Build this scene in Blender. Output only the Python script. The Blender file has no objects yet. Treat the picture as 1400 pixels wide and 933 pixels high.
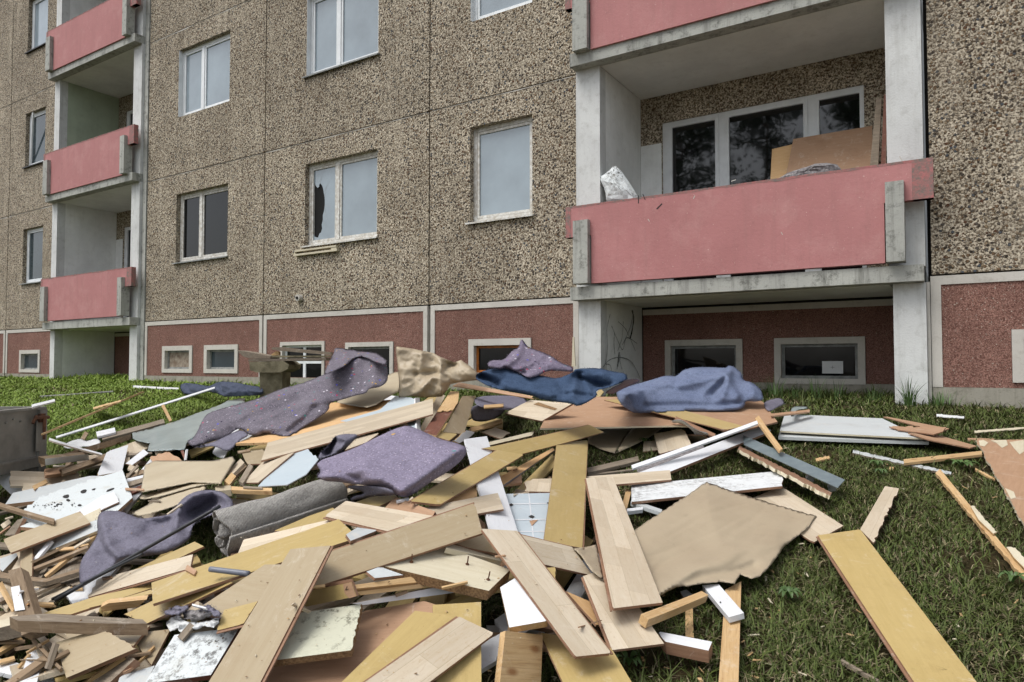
import bpy, bmesh, math, random
import numpy as np
from mathutils import Vector, Matrix, noise, geometry
random.seed(7); rng = np.random.default_rng(7)
scn = bpy.context.scene
COL = scn.collection
# ------------------------------------------------------------------ camera
FPX = 955.0; TH = math.atan(FPX/1500.0); PH = math.atan(32.5/FPX)
CAM = np.array([0.0, 0.0, 1.2])
FW = np.array([-math.sin(TH)*math.cos(PH), math.cos(TH)*math.cos(PH), math.sin(PH)])
RT = np.array([math.cos(TH), math.sin(TH), 0.0]); UP = np.cross(RT, FW)
cd = bpy.data.cameras.new('camera'); cam = bpy.data.objects.new('camera', cd); COL.objects.link(cam)
cd.sensor_width = 36; cd.lens = FPX/1400*36; cd.clip_end = 2000; cd.clip_start = 0.05
cam.matrix_world = Matrix([[RT[i], UP[i], -FW[i], CAM[i]] for i in range(3)] + [[0, 0, 0, 1]])
scn.camera = cam
# ------------------------------------------------------------------ sky, sun, exposure (overcast)
w = bpy.data.worlds.new('World'); scn.world = w; w.use_nodes = True
nt = w.node_tree; nt.nodes.clear()
sky = nt.nodes.new('ShaderNodeTexSky'); sky.sky_type = 'NISHITA'; sky.sun_disc = False
SUN_EL, SUN_AZ = math.radians(60), math.radians(212)
sky.sun_elevation = SUN_EL; sky.sun_rotation = SUN_AZ; sky.dust_density = 3.0; sky.air_density = 1.0
hs = nt.nodes.new('ShaderNodeHueSaturation'); hs.inputs['Saturation'].default_value = 0.30
bg = nt.nodes.new('ShaderNodeBackground'); bg.inputs['Strength'].default_value = 0.145
wo = nt.nodes.new('ShaderNodeOutputWorld')
nt.links.new(sky.outputs[0], hs.inputs['Color']); nt.links.new(hs.outputs[0], bg.inputs['Color']); nt.links.new(bg.outputs[0], wo.inputs[0])
sl = bpy.data.lights.new('sun', 'SUN'); sl.energy = 1.3; sl.angle = math.radians(28); sl.color = (1, 0.97, 0.92)
so = bpy.data.objects.new('sun', sl); COL.objects.link(so)
sd = Vector((math.sin(SUN_AZ)*math.cos(SUN_EL), math.cos(SUN_AZ)*math.cos(SUN_EL), math.sin(SUN_EL)))
so.rotation_euler = sd.to_track_quat('Z', 'Y').to_euler()
scn.view_settings.view_transform = 'Standard'; scn.view_settings.look = 'None'
scn.view_settings.gamma = 1.0; scn.view_settings.exposure = 0.5
# ------------------------------------------------------------------ materials
def s2l(c):
    return tuple((v/255/12.92 if v/255 <= .04045 else ((v/255+.055)/1.055)**2.4) for v in c) + (1,)
class NB:
    def __init__(s, name, rough=.8, spec=.3):
        s.m = bpy.data.materials.new(name); s.m.use_nodes = True; s.t = s.m.node_tree
        s.b = s.t.nodes['Principled BSDF']; s.b.inputs['Roughness'].default_value = rough
        s.b.inputs['Specular IOR Level'].default_value = spec
        s.tc = s.n('ShaderNodeTexCoord'); s.info = s.n('ShaderNodeObjectInfo')
    def n(s, typ, **kw):
        x = s.t.nodes.new(typ)
        for k, v in kw.items(): setattr(x, k, v)
        return x
    def l(s, a, b): s.t.links.new(a, b)
    def co(s, scale=(1, 1, 1), rnd=True):
        mp = s.n('ShaderNodeMapping'); mp.inputs['Scale'].default_value = scale
        if rnd:
            a = s.n('ShaderNodeVectorMath', operation='SCALE'); a.inputs[0].default_value = (37, 91, 53)
            s.l(s.info.outputs['Random'], a.inputs['Scale'])
            b = s.n('ShaderNodeVectorMath', operation='ADD'); s.l(s.tc.outputs['Object'], b.inputs[0]); s.l(a.outputs[0], b.inputs[1])
            s.l(b.outputs[0], mp.inputs['Vector'])
        else: s.l(s.tc.outputs['Object'], mp.inputs['Vector'])
        return mp.outputs[0]
    def noise(s, co, scale, detail=4, rough=.6, dist=0):
        x = s.n('ShaderNodeTexNoise'); s.l(co, x.inputs['Vector']); x.inputs['Scale'].default_value = scale
        x.inputs['Detail'].default_value = detail; x.inputs['Roughness'].default_value = rough; x.inputs['Distortion'].default_value = dist
        return x.outputs['Fac']
    def vor(s, co, scale, feature='F1', rand=1.0):
        x = s.n('ShaderNodeTexVoronoi', feature=feature); s.l(co, x.inputs['Vector']); x.inputs['Scale'].default_value = scale
        x.inputs['Randomness'].default_value = rand
        return x
    def ramp(s, fac, stops, interp='LINEAR'):
        r = s.n('ShaderNodeValToRGB'); r.color_ramp.interpolation = interp
        e = r.color_ramp.elements
        while len(e) < len(stops): e.new(.5)
        for i, (p, c) in enumerate(stops):
            e[i].position = p; e[i].color = s2l(c) if len(c) == 3 else c
        s.l(fac, r.inputs[0]); return r.outputs[0]
    def vr(s, fac, a, b, va=0.0, vb=1.0):
        r = s.n('ShaderNodeMapRange'); s.l(fac, r.inputs['Value'])
        for k, v in zip(('From Min', 'From Max', 'To Min', 'To Max'), (a, b, va, vb)): r.inputs[k].default_value = v
        return r.outputs[0]
    def mix(s, fac, a, b, mode='MIX'):
        m = s.n('ShaderNodeMix', data_type='RGBA', blend_type=mode)
        for sock, v in ((m.inputs[0], fac), (m.inputs[6], a), (m.inputs[7], b)):
            if isinstance(v, (int, float)): sock.default_value = v
            elif isinstance(v, tuple): sock.default_value = s2l(v) if len(v) == 3 else v
            else: s.l(v, sock)
        return m.outputs[2]
    def mul(s, a, b, op='MULTIPLY'):
        m = s.n('ShaderNodeMath', operation=op)
        for i, v in enumerate((a, b)):
            if isinstance(v, (int, float)): m.inputs[i].default_value = v
            else: s.l(v, m.inputs[i])
        return m.outputs[0]
    def val(s, col, amt=.12):
        h = s.n('ShaderNodeHueSaturation'); s.l(col, h.inputs['Color'])
        s.l(s.vr(s.info.outputs['Random'], 0, 1, 1-amt, 1+amt), h.inputs['Value']); return h.outputs[0]
    def col(s, c): s.l(c, s.b.inputs['Base Color']) if not isinstance(c, tuple) else setattr(s.b.inputs['Base Color'], 'default_value', s2l(c))
    def bump(s, h, dist=.005, strength=1.0):
        b = s.n('ShaderNodeBump'); b.inputs['Distance'].default_value = dist; b.inputs['Strength'].default_value = strength
        s.l(h, b.inputs['Height'])
        if s.b.inputs['Normal'].is_linked: s.l(s.b.inputs['Normal'].links[0].from_socket, b.inputs['Normal'])
        s.l(b.outputs[0], s.b.inputs['Normal'])
MAT = {}
def dashmat(name, mortar, ramp_stops, scale, dark, edge=.33, dist=.012):
    n = NB(name, .92, .2); co = n.co(rnd=False)
    nz = n.n('ShaderNodeTexNoise'); n.l(co, nz.inputs['Vector']); nz.inputs['Scale'].default_value = 18
    off = n.n('ShaderNodeVectorMath', operation='SCALE'); n.l(nz.outputs['Color'], off.inputs[0]); off.inputs['Scale'].default_value = .016
    ad = n.n('ShaderNodeVectorMath', operation='ADD'); n.l(co, ad.inputs[0]); n.l(off.outputs[0], ad.inputs[1]); c2 = ad.outputs[0]
    v = n.vor(c2, scale); v2 = n.vor(c2, scale*2.1)
    sep = n.n('ShaderNodeSeparateColor'); n.l(v.outputs['Color'], sep.inputs[0])
    peb = n.ramp(sep.outputs[0], ramp_stops, 'CONSTANT')
    sep2 = n.n('ShaderNodeSeparateColor'); n.l(v2.outputs['Color'], sep2.inputs[0])
    peb2 = n.ramp(sep2.outputs[1], ramp_stops, 'CONSTANT')
    present = n.vr(sep.outputs[1], .50, .56); present2 = n.vr(sep2.outputs[0], .45, .5)
    m1 = n.mul(n.vr(v.outputs['Distance'], edge, edge+.12, 1, 0), present)
    m2 = n.mul(n.vr(v2.outputs['Distance'], edge, edge+.12, 1, 0), present2)
    shade_ring = n.mul(n.vr(v.outputs['Distance'], edge+.04, edge+.2, 1, 0), present)  # dark rim painted round each pebble as its shadow
    base = n.mix(n.vr(n.noise(co, 2.2, 5), .3, .7), mortar, tuple(int(k*.88) for k in mortar))
    base = n.mix(n.vr(n.noise(c2, scale*1.5, 3), .40, .60), dark, base)
    c = n.mix(m2, base, peb2); c = n.mix(n.mul(shade_ring, .52), c, dark); c = n.mix(m1, c, peb)
    # rain streaks and large weather stains
    st = n.noise(n.co((1.5, 1.5, .12), False), 2.0, 5, .65)
    c = n.mix(n.vr(st, .45, .8, 0, .24), c, dark)
    c = n.mix(n.vr(n.noise(co, .55, 4, .6), .35, .65, 0, .22), c, dark)
    c = n.mix(n.vr(n.noise(n.co((5, 5, .35), False), 1.2, 4, .6), .55, .8, 0, .30), c, mortar)
    hv = n.n('ShaderNodeHueSaturation'); n.l(c, hv.inputs['Color']); n.l(n.vr(n.info.outputs['Random'], 0, 1, .92, 1.07), hv.inputs['Value']); c = hv.outputs[0]
    n.col(c)
    h = n.mul(n.mul(m1, 1.0), n.mul(m2, .5), 'ADD')
    h = n.mul(h, n.mul(n.noise(c2, scale*2, 3), .8), 'ADD')
    n.bump(h, dist); return n.m
MAT['dash'] = dashmat('exposed_pebble_concrete', (226, 214, 192),
    [(0, (62, 56, 50)), (.2, (118, 96, 74)), (.38, (164, 152, 132)), (.52, (90, 84, 78)), (.66, (146, 128, 104)), (.78, (186, 174, 152)), (.86, (96, 66, 50)), (.92, (76, 84, 92))], 30, (84, 72, 58))
MAT['reddash'] = dashmat('red_aggregate_plaster', (168, 128, 115),
    [(0, (124, 86, 76)), (.25, (168, 126, 114)), (.5, (144, 104, 93)), (.75, (182, 146, 134)), (.93, (205, 190, 175))], 60, (96, 66, 58), dist=.006)
def concrete(name, base, dark, rough=.85, speck=.5, stain=.5, streak=True):
    n = NB(name, rough, .25); co = n.co(rnd=False)
    c = n.mix(n.vr(n.noise(co, 1.7, 6), .35, .7), base, tuple(int(k*.92) for k in base))
    if streak: c = n.mix(n.vr(n.noise(n.co((3, 3, .25), False), 3, 5, .7), .5, .8, 0, stain), c, dark)
    c = n.mix(n.vr(n.noise(co, 9, 6, .75), .52, .72, 0, stain), c, dark)
    c = n.mix(n.vr(n.noise(co, 70, 3, .6), .6, .75, 0, speck), c, dark)
    n.col(c); n.bump(n.noise(co, 60, 5), .003); return n.m
MAT['concrete'] = concrete('weathered_concrete', (176, 177, 170), (72, 72, 66), stain=.9)
MAT['base'] = concrete('grey_base_render', (158, 154, 142), (92, 88, 76), stain=.7)
MAT['whitewall'] = concrete('white_rendered_wall', (240, 242, 240), (190, 190, 182), stain=.3, speck=.1)
MAT['greenwall'] = concrete('pale_green_wall', (178, 190, 168), (140, 150, 130), stain=.35, speck=.2)
MAT['column'] = concrete('white_painted_column', (212, 214, 212), (134, 132, 124), stain=.42, speck=.2)
MAT['strip'] = concrete('white_painted_strip', (200, 196, 188), (140, 132, 120), stain=.45, speck=.3, streak=False)
MAT['soffit'] = concrete('grey_white_soffit', (224, 225, 220), (184, 184, 176), stain=.35, speck=.1, streak=False)
MAT['dark'] = concrete('dark_joint', (44, 42, 40), (28, 27, 26), stain=.3)
n = NB('pink_painted_concrete', .8, .3); co = n.co(rnd=False)
c = n.mix(n.vr(n.noise(co, 1.5, 5), .3, .7), (180, 125, 124), (168, 115, 114))
c = n.mix(n.vr(n.noise(n.co((4, 4, .3), False), 3, 5, .7), .50, .80, 0, .45), c, (146, 108, 104)); c = n.mix(n.vr(n.noise(co, 2.6, 6, .75), .50, .72, 0, .5), c, (190, 146, 142)); c = n.mix(n.vr(n.noise(co, 6, 6, .8), .58, .74, 0, .5), c, (140, 100, 98))
c = n.mix(n.vr(n.noise(co, 45, 4, .7), .66, .70, 0, .9), c, (206, 176, 170))
c = n.mix(n.vr(n.vor(co, 34).outputs['Distance'], .05, .09, .55, 0), c, (90, 50, 50))
n.col(c); n.bump(n.noise(co, 30, 5), .003); MAT['pink'] = n.m
n = NB('stained_pink_edge', .85, .2); co = n.co(rnd=False)
c = n.mix(n.vr(n.noise(co, 14, 6, .75), .38, .62), (118, 112, 106), (172, 112, 110)); n.col(c); n.bump(n.noise(co, 40, 5), .004); MAT['pinkedge'] = n.m
def simple(key, name, c1, c2, rough=.6, scale=8, spec=.4, bump=.001, metal=0, bscale=60):
    n = NB(name, rough, spec); co = n.co(); n.col(n.val(n.mix(n.vr(n.noise(co, scale, 5), .35, .65), c1, c2), .06))
    n.b.inputs['Metallic'].default_value = metal
    if bump: n.bump(n.noise(co, bscale, 4), bump)
    MAT[key] = n.m
simple('pvc', 'white_window_frame', (230, 234, 236), (216, 220, 222), .45, 6)
simple('oldframe', 'flaking_white_frame', (218, 218, 214), (176, 170, 158), .7, 18)
simple('woodframe', 'orange_wood_frame', (176, 104, 40), (130, 74, 30), .6, 20)
simple('sill', 'zinc_sill', (150, 152, 150), (110, 112, 110), .5, 10)
simple('darksill', 'black_sill', (44, 44, 46), (34, 34, 36), .5, 10)
def glass(key, name, base, ior, rough=.03, spots=True):
    n = NB(name, rough, .5); n.b.inputs['IOR'].default_value = ior; co = n.co(rnd=False)
    c = n.mix(n.vr(n.noise(co, 1.2, 4), .3, .7), base, tuple(int(k*.85) for k in base))
    if spots: c = n.mix(n.vr(n.noise(co, 28, 5, .8), .70, .76, 0, .8), c, (200, 205, 208))
    n.col(c); n.bump(n.noise(co, 1.5, 2), .0025); MAT[key] = n.m
glass('pane', 'sky_reflection_tinted_glass', (142, 156, 165), 1.8)  # pale base colour stands in for the overcast sky's reflection
glass('darkpane', 'dark_window_glass', (18, 20, 22), 1.38)
glass('treepane', 'balcony_window_glass', (20, 22, 24), 1.62)
glass('midpane', 'dull_window_glass', (60, 72, 78), 1.5)
simple('curtain', 'faded_curtain', (150, 140, 126), (112, 96, 82), .9, 14)
simple('paper', 'white_paper', (214, 216, 216), (200, 202, 204), .8, 5)
simple('soot', 'dark_paint_marks', (50, 48, 46), (36, 34, 34), .8, 20)
simple('spray', 'faint_grey_spray_paint', (128, 130, 128), (104, 106, 104), .9, 20)
simple('openingshade', 'painted_opening_shade', (14, 14, 14), (9, 9, 9), .9, 3)  # flat black painted for the shade inside openings
def board(key, name, c1, c2, grain=1, streak=(90, 70, 50), rough=.6, amt=.09, stain=.25, bump=.0008, bricks=None, knots=0):
    n = NB(name, rough, .3); co = n.co((1, 1, 1)); gc = n.co((1.2, 14, 14))
    g = n.noise(gc, 5, 6, .65, .6)
    c = n.mix(n.vr(g, .3, .7), c1, c2)
    if bricks:
        br = n.n('ShaderNodeTexBrick'); n.l(co, br.inputs['Vector']); br.inputs['Scale'].default_value = 1
        br.inputs['Brick Width'].default_value = .42; br.inputs['Row Height'].default_value = .065; br.inputs['Mortar Size'].default_value = .0006
        br.inputs['Color1'].default_value = (1, 1, 1, 1); br.inputs['Color2'].default_value = (.80, .78, .75, 1); br.inputs['Mortar'].default_value = (.6, .57, .5, 1)
        c = n.mix(1.0, c, br.outputs['Color'], 'MULTIPLY')
        fl = n.noise(n.co((3, 9, 9)), 9, 4, .7, 1.4); c = n.mix(n.vr(fl, .56, .66, 0, .30), c, streak)
    if grain > 1: c = n.mix(n.vr(n.noise(n.co((.8, 30, 30)), 3, 4, .7, 1.5), .5, .75, 0, .55), c, streak)
    if knots:
        v = n.vor(n.co((3, 7, 7)), 1.4); c = n.mix(n.vr(v.outputs['Distance'], .05, .14, .8, 0), c, streak)
    c = n.mix(n.vr(n.noise(co, 3.5, 6, .7), .52, .78, 0, stain), c, streak)
    c = n.mix(n.vr(n.noise(co, 120, 2, .6), .68, .75, 0, .35), c, streak)
    c = n.mix(n.vr(n.noise(n.co((1, 1, 1)), 9, 7, .8, 1.0), .56, .66, 0, .30), c, (214, 206, 192))
    c = n.mix(n.vr(n.noise(n.co((2.5, 9, 9)), 11, 5, .75, 2.0), .64, .70, 0, .45), c, (96, 82, 66))
    n.col(n.val(c, amt)); n.bump(g, bump)
    n.bump(n.noise(co, 45, 4), bump*.8); MAT[key] = n.m
board('ochre', 'ochre_laminate_underside', (184, 162, 110), (174, 152, 100), rough=.38, streak=(132, 108, 66), stain=.35, amt=.07)
board('tanlam', 'tan_laminate_underside', (172, 157, 130), (164, 147, 118), rough=.42, streak=(140, 112, 76), stain=.3, amt=.06)
board('maple', 'pale_maple_laminate', (213, 201, 181), (203, 188, 164), rough=.42, streak=(166, 134, 96), bricks=1, stain=.2, amt=.06)
board('fibre', 'brown_fibreboard_edge', (156, 122, 98), (128, 96, 76), streak=(88, 64, 50))
board('hardboard', 'brown_hardboard', (180, 146, 118), (166, 132, 104), streak=(120, 84, 60), stain=.4)
board('orange', 'orange_veneer_panel', (212, 176, 130), (200, 160, 112), streak=(160, 108, 60), stain=.2)
board('pine', 'raw_pine_wood', (208, 178, 134), (190, 156, 110), grain=2, streak=(136, 88, 48), knots=1, amt=.12)
board('redwood', 'red_stained_wood', (124, 78, 62), (98, 62, 50), grain=2, streak=(70, 36, 28))
board('oldwood', 'grey_weathered_wood', (150, 138, 122), (118, 106, 92), grain=2, streak=(72, 62, 52), stain=.5, amt=.15, rough=.85)
board('brownwood', 'dirty_brown_wood', (150, 130, 106), (122, 102, 80), grain=2, streak=(70, 50, 36), stain=.5, amt=.15, rough=.8)
board('white', 'white_painted_board', (226, 228, 231), (216, 219, 223), rough=.45, streak=(160, 150, 140), stain=.25, amt=.04)
board('greywhite', 'grey_white_panel', (196, 200, 200), (184, 190, 192), rough=.45, streak=(140, 132, 120), stain=.3, amt=.04)
board('cream', 'cream_panel', (206, 198, 176), (196, 186, 160), rough=.6, streak=(140, 120, 92), stain=.3, amt=.05)
simple('chip', 'raw_chipboard', (158, 128, 92), (110, 84, 58), .9, 160, bump=.004, bscale=180)
def mould(key, name, base, dark, lo, hi):
    n = NB(name, .7, .3); co = n.co(); a = n.noise(co, 3.2, 3, .6); b = n.noise(co, 34, 6, .8)
    m = n.mul(n.vr(a, .42, .62), n.vr(b, lo, hi)); c = n.mix(m, base, dark)
    c = n.mix(n.vr(n.noise(co, 7, 5, .7), .55, .8, 0, .5), c, (176, 164, 138)); n.col(c); n.bump(b, .003); MAT[key] = n.m
mould('mould', 'mouldy_white_board', (206, 211, 212), (60, 56, 50), .50, .58)
mould('mouldlight', 'spotted_white_board', (204, 210, 211), (120, 116, 108), .60, .68)
mould('peel', 'peeling_pale_board', (196, 196, 176), (90, 86, 70), .52, .62)
mould('scratch', 'scratched_grey_white_board', (214, 217, 218), (150, 150, 150), .46, .6)
simple('steel', 'grey_blue_steel', (126, 140, 144), (112, 126, 132), .45, 12, metal=.2)
simple('zinc', 'bare_zinc', (170, 172, 172), (130, 132, 132), .4, 12, metal=.6)
simple('black', 'black_plastic', (44, 46, 50), (30, 32, 36), .4, 10)
simple('greypipe', 'grey_plastic_pipe', (120, 124, 134), (100, 104, 116), .4, 10)
simple('trailer', 'grey_painted_container', (140, 138, 130), (116, 114, 108), .6, 7)
simple('rust', 'rusty_iron', (116, 80, 60), (78, 56, 46), .8, 30, metal=.3)
simple('foam', 'grey_foam_strip', (150, 146, 146), (96, 92, 94), .9, 40, bump=.01)
simple('stone', 'mossy_old_concrete', (140, 132, 108), (96, 90, 70), .9, 9, bump=.006)
def felt(key, name, c1, c2, speck=0, weave=None, rough=.95, bump=.003):
    n = NB(name, rough, .1); co = n.co()
    c = n.mix(n.vr(n.noise(co, 5, 5, .6), .3, .7), c1, c2); c = n.mix(n.vr(n.noise(co, 26, 5, .75), .42, .66, 0, .5), c, tuple(int(k*.72) for k in c2))
    f = n.noise(co, 110, 3, .8); c = n.mix(n.vr(f, .35, .65, 0, .36), c, tuple(min(255, int(k*1.28)) for k in c1))
    f2 = n.noise(co, 90, 3, .8); c = n.mix(n.vr(f2, .55, .7, 0, .3), c, tuple(int(k*.6) for k in c2))
    if speck:
        v = n.vor(co, 30); sp = n.n('ShaderNodeSeparateColor'); n.l(v.outputs['Color'], sp.inputs[0])
        sc = n.ramp(sp.outputs[0], [(0, (190, 60, 90)), (.18, (70, 140, 140)), (.34, (200, 160, 70)), (.46, (210, 205, 215)), (.7, (54, 44, 66)), (.85, (90, 90, 190))], 'CONSTANT')
        m = n.mul(n.vr(v.outputs['Distance'], .2, .32, 1, 0), n.vr(sp.outputs[1], 1-speck, 1-speck+.02))
        c = n.mix(m, c, sc)
        v = n.vor(co, 120); sp = n.n('ShaderNodeSeparateColor'); n.l(v.outputs['Color'], sp.inputs[0])
        c = n.mix(n.mul(n.vr(v.outputs['Distance'], .25, .4, 1, 0), n.vr(sp.outputs[1], .8, .82)), c, (176, 166, 184))
    h = n.noise(co, 180, 3, .8)
    if weave:
        wv = n.n('ShaderNodeTexWave'); wv.bands_direction = 'X'; n.l(co, wv.inputs['Vector']); wv.inputs['Scale'].default_value = weave; wv.inputs['Distortion'].default_value = 2; wv.inputs['Detail'].default_value = 3
        c = n.mix(n.vr(wv.outputs['Fac'], .1, .5, .5, 0), c, tuple(int(k*.6) for k in c2)); n.bump(wv.outputs['Fac'], .002)
    n.col(c); c2_ = 0; n.bump(h, bump*1.3); n.bump(n.noise(co, 60, 4, .7), bump*1.2); MAT[key] = n.m
felt('felt', 'grey_purple_speckled_felt', (116, 111, 120), (98, 93, 102), speck=.28)
felt('feltpurple', 'light_purple_felt', (138, 131, 150), (122, 115, 134), speck=.03)
felt('feltgrey', 'purple_grey_felt', (122, 120, 133), (106, 103, 117))
felt('feltblue', 'dusty_blue_felt', (114, 124, 148), (94, 104, 130))
felt('denim', 'dark_blue_carpet', (68, 84, 108), (52, 68, 92), bump=.002)
felt('speckle', 'purple_felt_with_coloured_flecks', (126, 118, 134), (102, 94, 112), speck=.36)
felt('navy', 'dark_slate_blue_felt', (78, 84, 100), (58, 64, 80))
felt('rolled', 'ribbed_grey_carpet_backing', (184, 181, 176), (166, 163, 158), weave=60)
def sheetm(key, name, c1, c2, rough=.5):
    n = NB(name, rough, .35); co = n.co(); c = n.mix(n.vr(n.noise(co, 2.5, 6, .6), .3, .7), c1, c2)
    c = n.mix(n.vr(n.noise(co, 16, 6, .8), .56, .8, 0, .35), c, tuple(int(k*.7) for k in c2)); n.col(c)
    n.bump(n.noise(co, 6, 5), .006); MAT[key] = n.m
sheetm('tan', 'tan_linoleum_sheet', (177, 163, 139), (166, 151, 128), .45)
sheetm('card', 'brown_paper_sheet', (190, 178, 154), (176, 162, 136), .5)
sheetm('film', 'grey_green_plastic_film', (158, 168, 166), (132, 144, 144), .28)
sheetm('lightblue', 'pale_blue_sheet', (194, 205, 211), (180, 194, 203), .4)
# ground + grass
n = NB('mown_lawn_soil', .95, .1); co = n.co(rnd=False)
c = n.mix(n.vr(n.noise(co, 1.3, 5), .35, .65), (62, 60, 36), (80, 70, 48)); c = n.mix(n.vr(n.noise(co, 40, 4, .8), .45, .7), c, (48, 42, 28))
n.col(c); n.bump(n.noise(co, 30, 6, .8), .03); MAT['soil'] = n.m
n = NB('grass_blades', .6, .3)
at = n.n('ShaderNodeAttribute', attribute_name='tint'); n.l(at.outputs['Color'], n.b.inputs['Base Color'])
n.b.inputs['Subsurface Weight'].default_value = 0; MAT['grass'] = n.m
n = NB('weed_leaf', .5, .4); n.col(n.val(n.mix(n.noise(n.co(), 9), (62, 88, 46), (86, 110, 58)), .15)); MAT['leaf'] = n.m
# ------------------------------------------------------------------ object helpers
def setp(o, label=None, cat=None, group=None, kind=None):
    for k, v in (('label', label), ('category', cat), ('group', group), ('kind', kind)):
        if v: o[k] = v
    return o
def mesh_obj(name, verts, faces, mats, parent=None, mi=None, smooth=False):
    me = bpy.data.meshes.new(name); me.from_pydata([tuple(v) for v in verts], [], faces)
    for m in (mats if isinstance(mats, (list, tuple)) else [mats]): me.materials.append(MAT[m])
    if mi is not None: me.polygons.foreach_set('material_index', mi)
    if smooth: me.polygons.foreach_set('use_smooth', [True]*len(me.polygons))
    me.update(); o = bpy.data.objects.new(name, me); COL.objects.link(o)
    if parent: o.parent = parent
    return o
class MB:
    def __init__(s): s.v = []; s.f = []; s.m = []
    def add(s, v, f, m=0): k = len(s.v); s.v += v; s.f += [tuple(i+k for i in q) for q in f]; s.m += [m]*len(f)
    def box(s, x0, x1, y0, y1, z0, z1, m=0):
        s.add([(x, y, z) for x in (x0, x1) for y in (y0, y1) for z in (z0, z1)],
              [(0, 1, 3, 2), (4, 6, 7, 5), (0, 4, 5, 1), (2, 3, 7, 6), (0, 2, 6, 4), (1, 5, 7, 3)], m)
    def tube(s, pts, r, k=8, m=0):
        pts = [Vector(p) for p in pts]; n = len(pts); vs = []
        rr = r if isinstance(r, (list, tuple)) else [r]*n
        for i, p in enumerate(pts):
            t = (pts[min(i+1, n-1)]-pts[max(i-1, 0)]).normalized(); a = t.orthogonal().normalized(); 
            if i and abs(a.dot(pa)) < .99: a = (pa - t*pa.dot(t)).normalized()
            pa = a; b = t.cross(a)
            vs += [tuple(p+(a*math.cos(q*2*math.pi/k)+b*math.sin(q*2*math.pi/k))*rr[i]) for q in range(k)]
        fs = [(i*k+q, i*k+(q+1) % k, (i+1)*k+(q+1) % k, (i+1)*k+q) for i in range(n-1) for q in range(k)]
        fs += [tuple(range(k-1, -1, -1)), tuple((n-1)*k+q for q in range(k))]; s.add(vs, fs, m)
    def build(s, name, mats, parent=None, smooth=False): return mesh_obj(name, s.v, s.f, mats, parent, s.m, smooth)
def empty(name, loc=(0, 0, 0)):
    o = bpy.data.objects.new(name, None); COL.objects.link(o); o.location = loc; o.empty_display_size = .2; return o
def ray(x, y): return FW + RT*((x-700)/FPX) + UP*((466.5-y)/FPX)
def at_depth(x, y, d): return CAM + ray(x, y)*d
def on_axis(x, y, ax, val): r = ray(x, y); return CAM + r*((val-CAM[ax])/r[ax])
def gz(X, Y): return .105*min(max(Y, -4), 8) + .004*min(max(-X, -10), 25)
# ------------------------------------------------------------------ ground sheet
D = 7.75
def ground():
    xs = [-300, -120, -60, -35] + list(np.arange(-25, 8.01, .15)) + [15, 40, 120, 300]
    ys = [-300, -100, -30, -10] + list(np.arange(-4, 9.01, .15)) + [20, 60, 150, 300]
    v = []
    for y in ys:
        for x in xs:
            z = gz(x, y)
            if -25 <= x <= 8 and -4 <= y <= 9: z += .014*noise.noise(Vector((x*1.3, y*1.3, 0))) + .008*noise.noise(Vector((x*4, y*4, 3)))
            v.append((x, y, z))
    nx = len(xs); f = [(j*nx+i, j*nx+i+1, (j+1)*nx+i+1, (j+1)*nx+i) for j in range(len(ys)-1) for i in range(nx-1)]
    return setp(mesh_obj('ground', v, f, 'soil', smooth=True), 'sloping lawn ground in front of the building', kind='structure')
ground()
# ------------------------------------------------------------------ apartment building
BLD = setp(empty('apartment_building', (-7, D, .8)), 'vacant prefab concrete apartment building with pebbled panels and pink balconies', 'building')
def bpart(mb, name, mats, parent=BLD, smooth=False, label=None):
    # meshes are written in world coordinates; children hang below the building's empty
    o = mb.build(name, mats, None, smooth); o.parent = parent
    o.matrix_parent_inverse = parent.matrix_world.inverted() if parent is not BLD else Matrix.Translation(BLD.location).inverted()
    if label: o['label'] = label
    return o
def slab_with_holes(mb, x0, x1, z0, z1, holes, y, dep, m=0, mr=0):
    xs = sorted({x0, x1} | {h[0] for h in holes} | {h[1] for h in holes}); zs = sorted({z0, z1} | {h[2] for h in holes} | {h[3] for h in holes})
    ins = lambda a, b: any(h[0] < a < h[1] and h[2] < b < h[3] for h in holes)
    for i in range(len(xs)-1):
        for j in range(len(zs)-1):
            if not ins((xs[i]+xs[i+1])/2, (zs[j]+zs[j+1])/2):
                mb.add([(xs[i], y, zs[j]), (xs[i+1], y, zs[j]), (xs[i+1], y, zs[j+1]), (xs[i], y, zs[j+1])], [(0, 1, 2, 3)], m)
    for k, (a, b, c, d) in enumerate([(x0, x1, z0, z1)]+list(holes)):
        for (p, q) in (((a, c), (b, c)), ((b, c), (b, d)), ((b, d), (a, d)), ((a, d), (a, c))):
            if k: p, q = q, p
            mb.add([(p[0], y, p[1]), (q[0], y, q[1]), (q[0], y+dep, q[1]), (p[0], y+dep, p[1])], [(0, 3, 2, 1)], mr if k else m)
SP = 2.8
Z0 = 2.05
FW_ = {}  # openings (x0,x1,z0,z1) per panel column, floor 0 values
panels = [(-19.62, -17.27, (-18.82, -17.84, 3.14, 4.44)), (-13.55, -9.97, (-12.55, -10.97, 3.15, 4.46)),
          (-9.97, -6.34, (-8.95, -7.35, 3.14, 4.48)), (-6.34, -3.955, (-5.62, -4.62, 3.16, 4.48)), (-.2, 3.4, (1.3, 2.9, 3.15, 4.48)), (-23.2, -19.62, (-22.2, -20.6, 3.15, 4.46))]
g = .012
for (a, b, h) in panels:
    for k in range(4):
        mb = MB(); hh = (h[0], h[1], h[2]+SP*k, h[3]+SP*k)
        slab_with_holes(mb, a+g, b-g, Z0+SP*k+.011, Z0+SP*(k+1)-.008, [hh], D, .13)
        bpart(mb, 'wall_panel', ['dash'])
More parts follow.
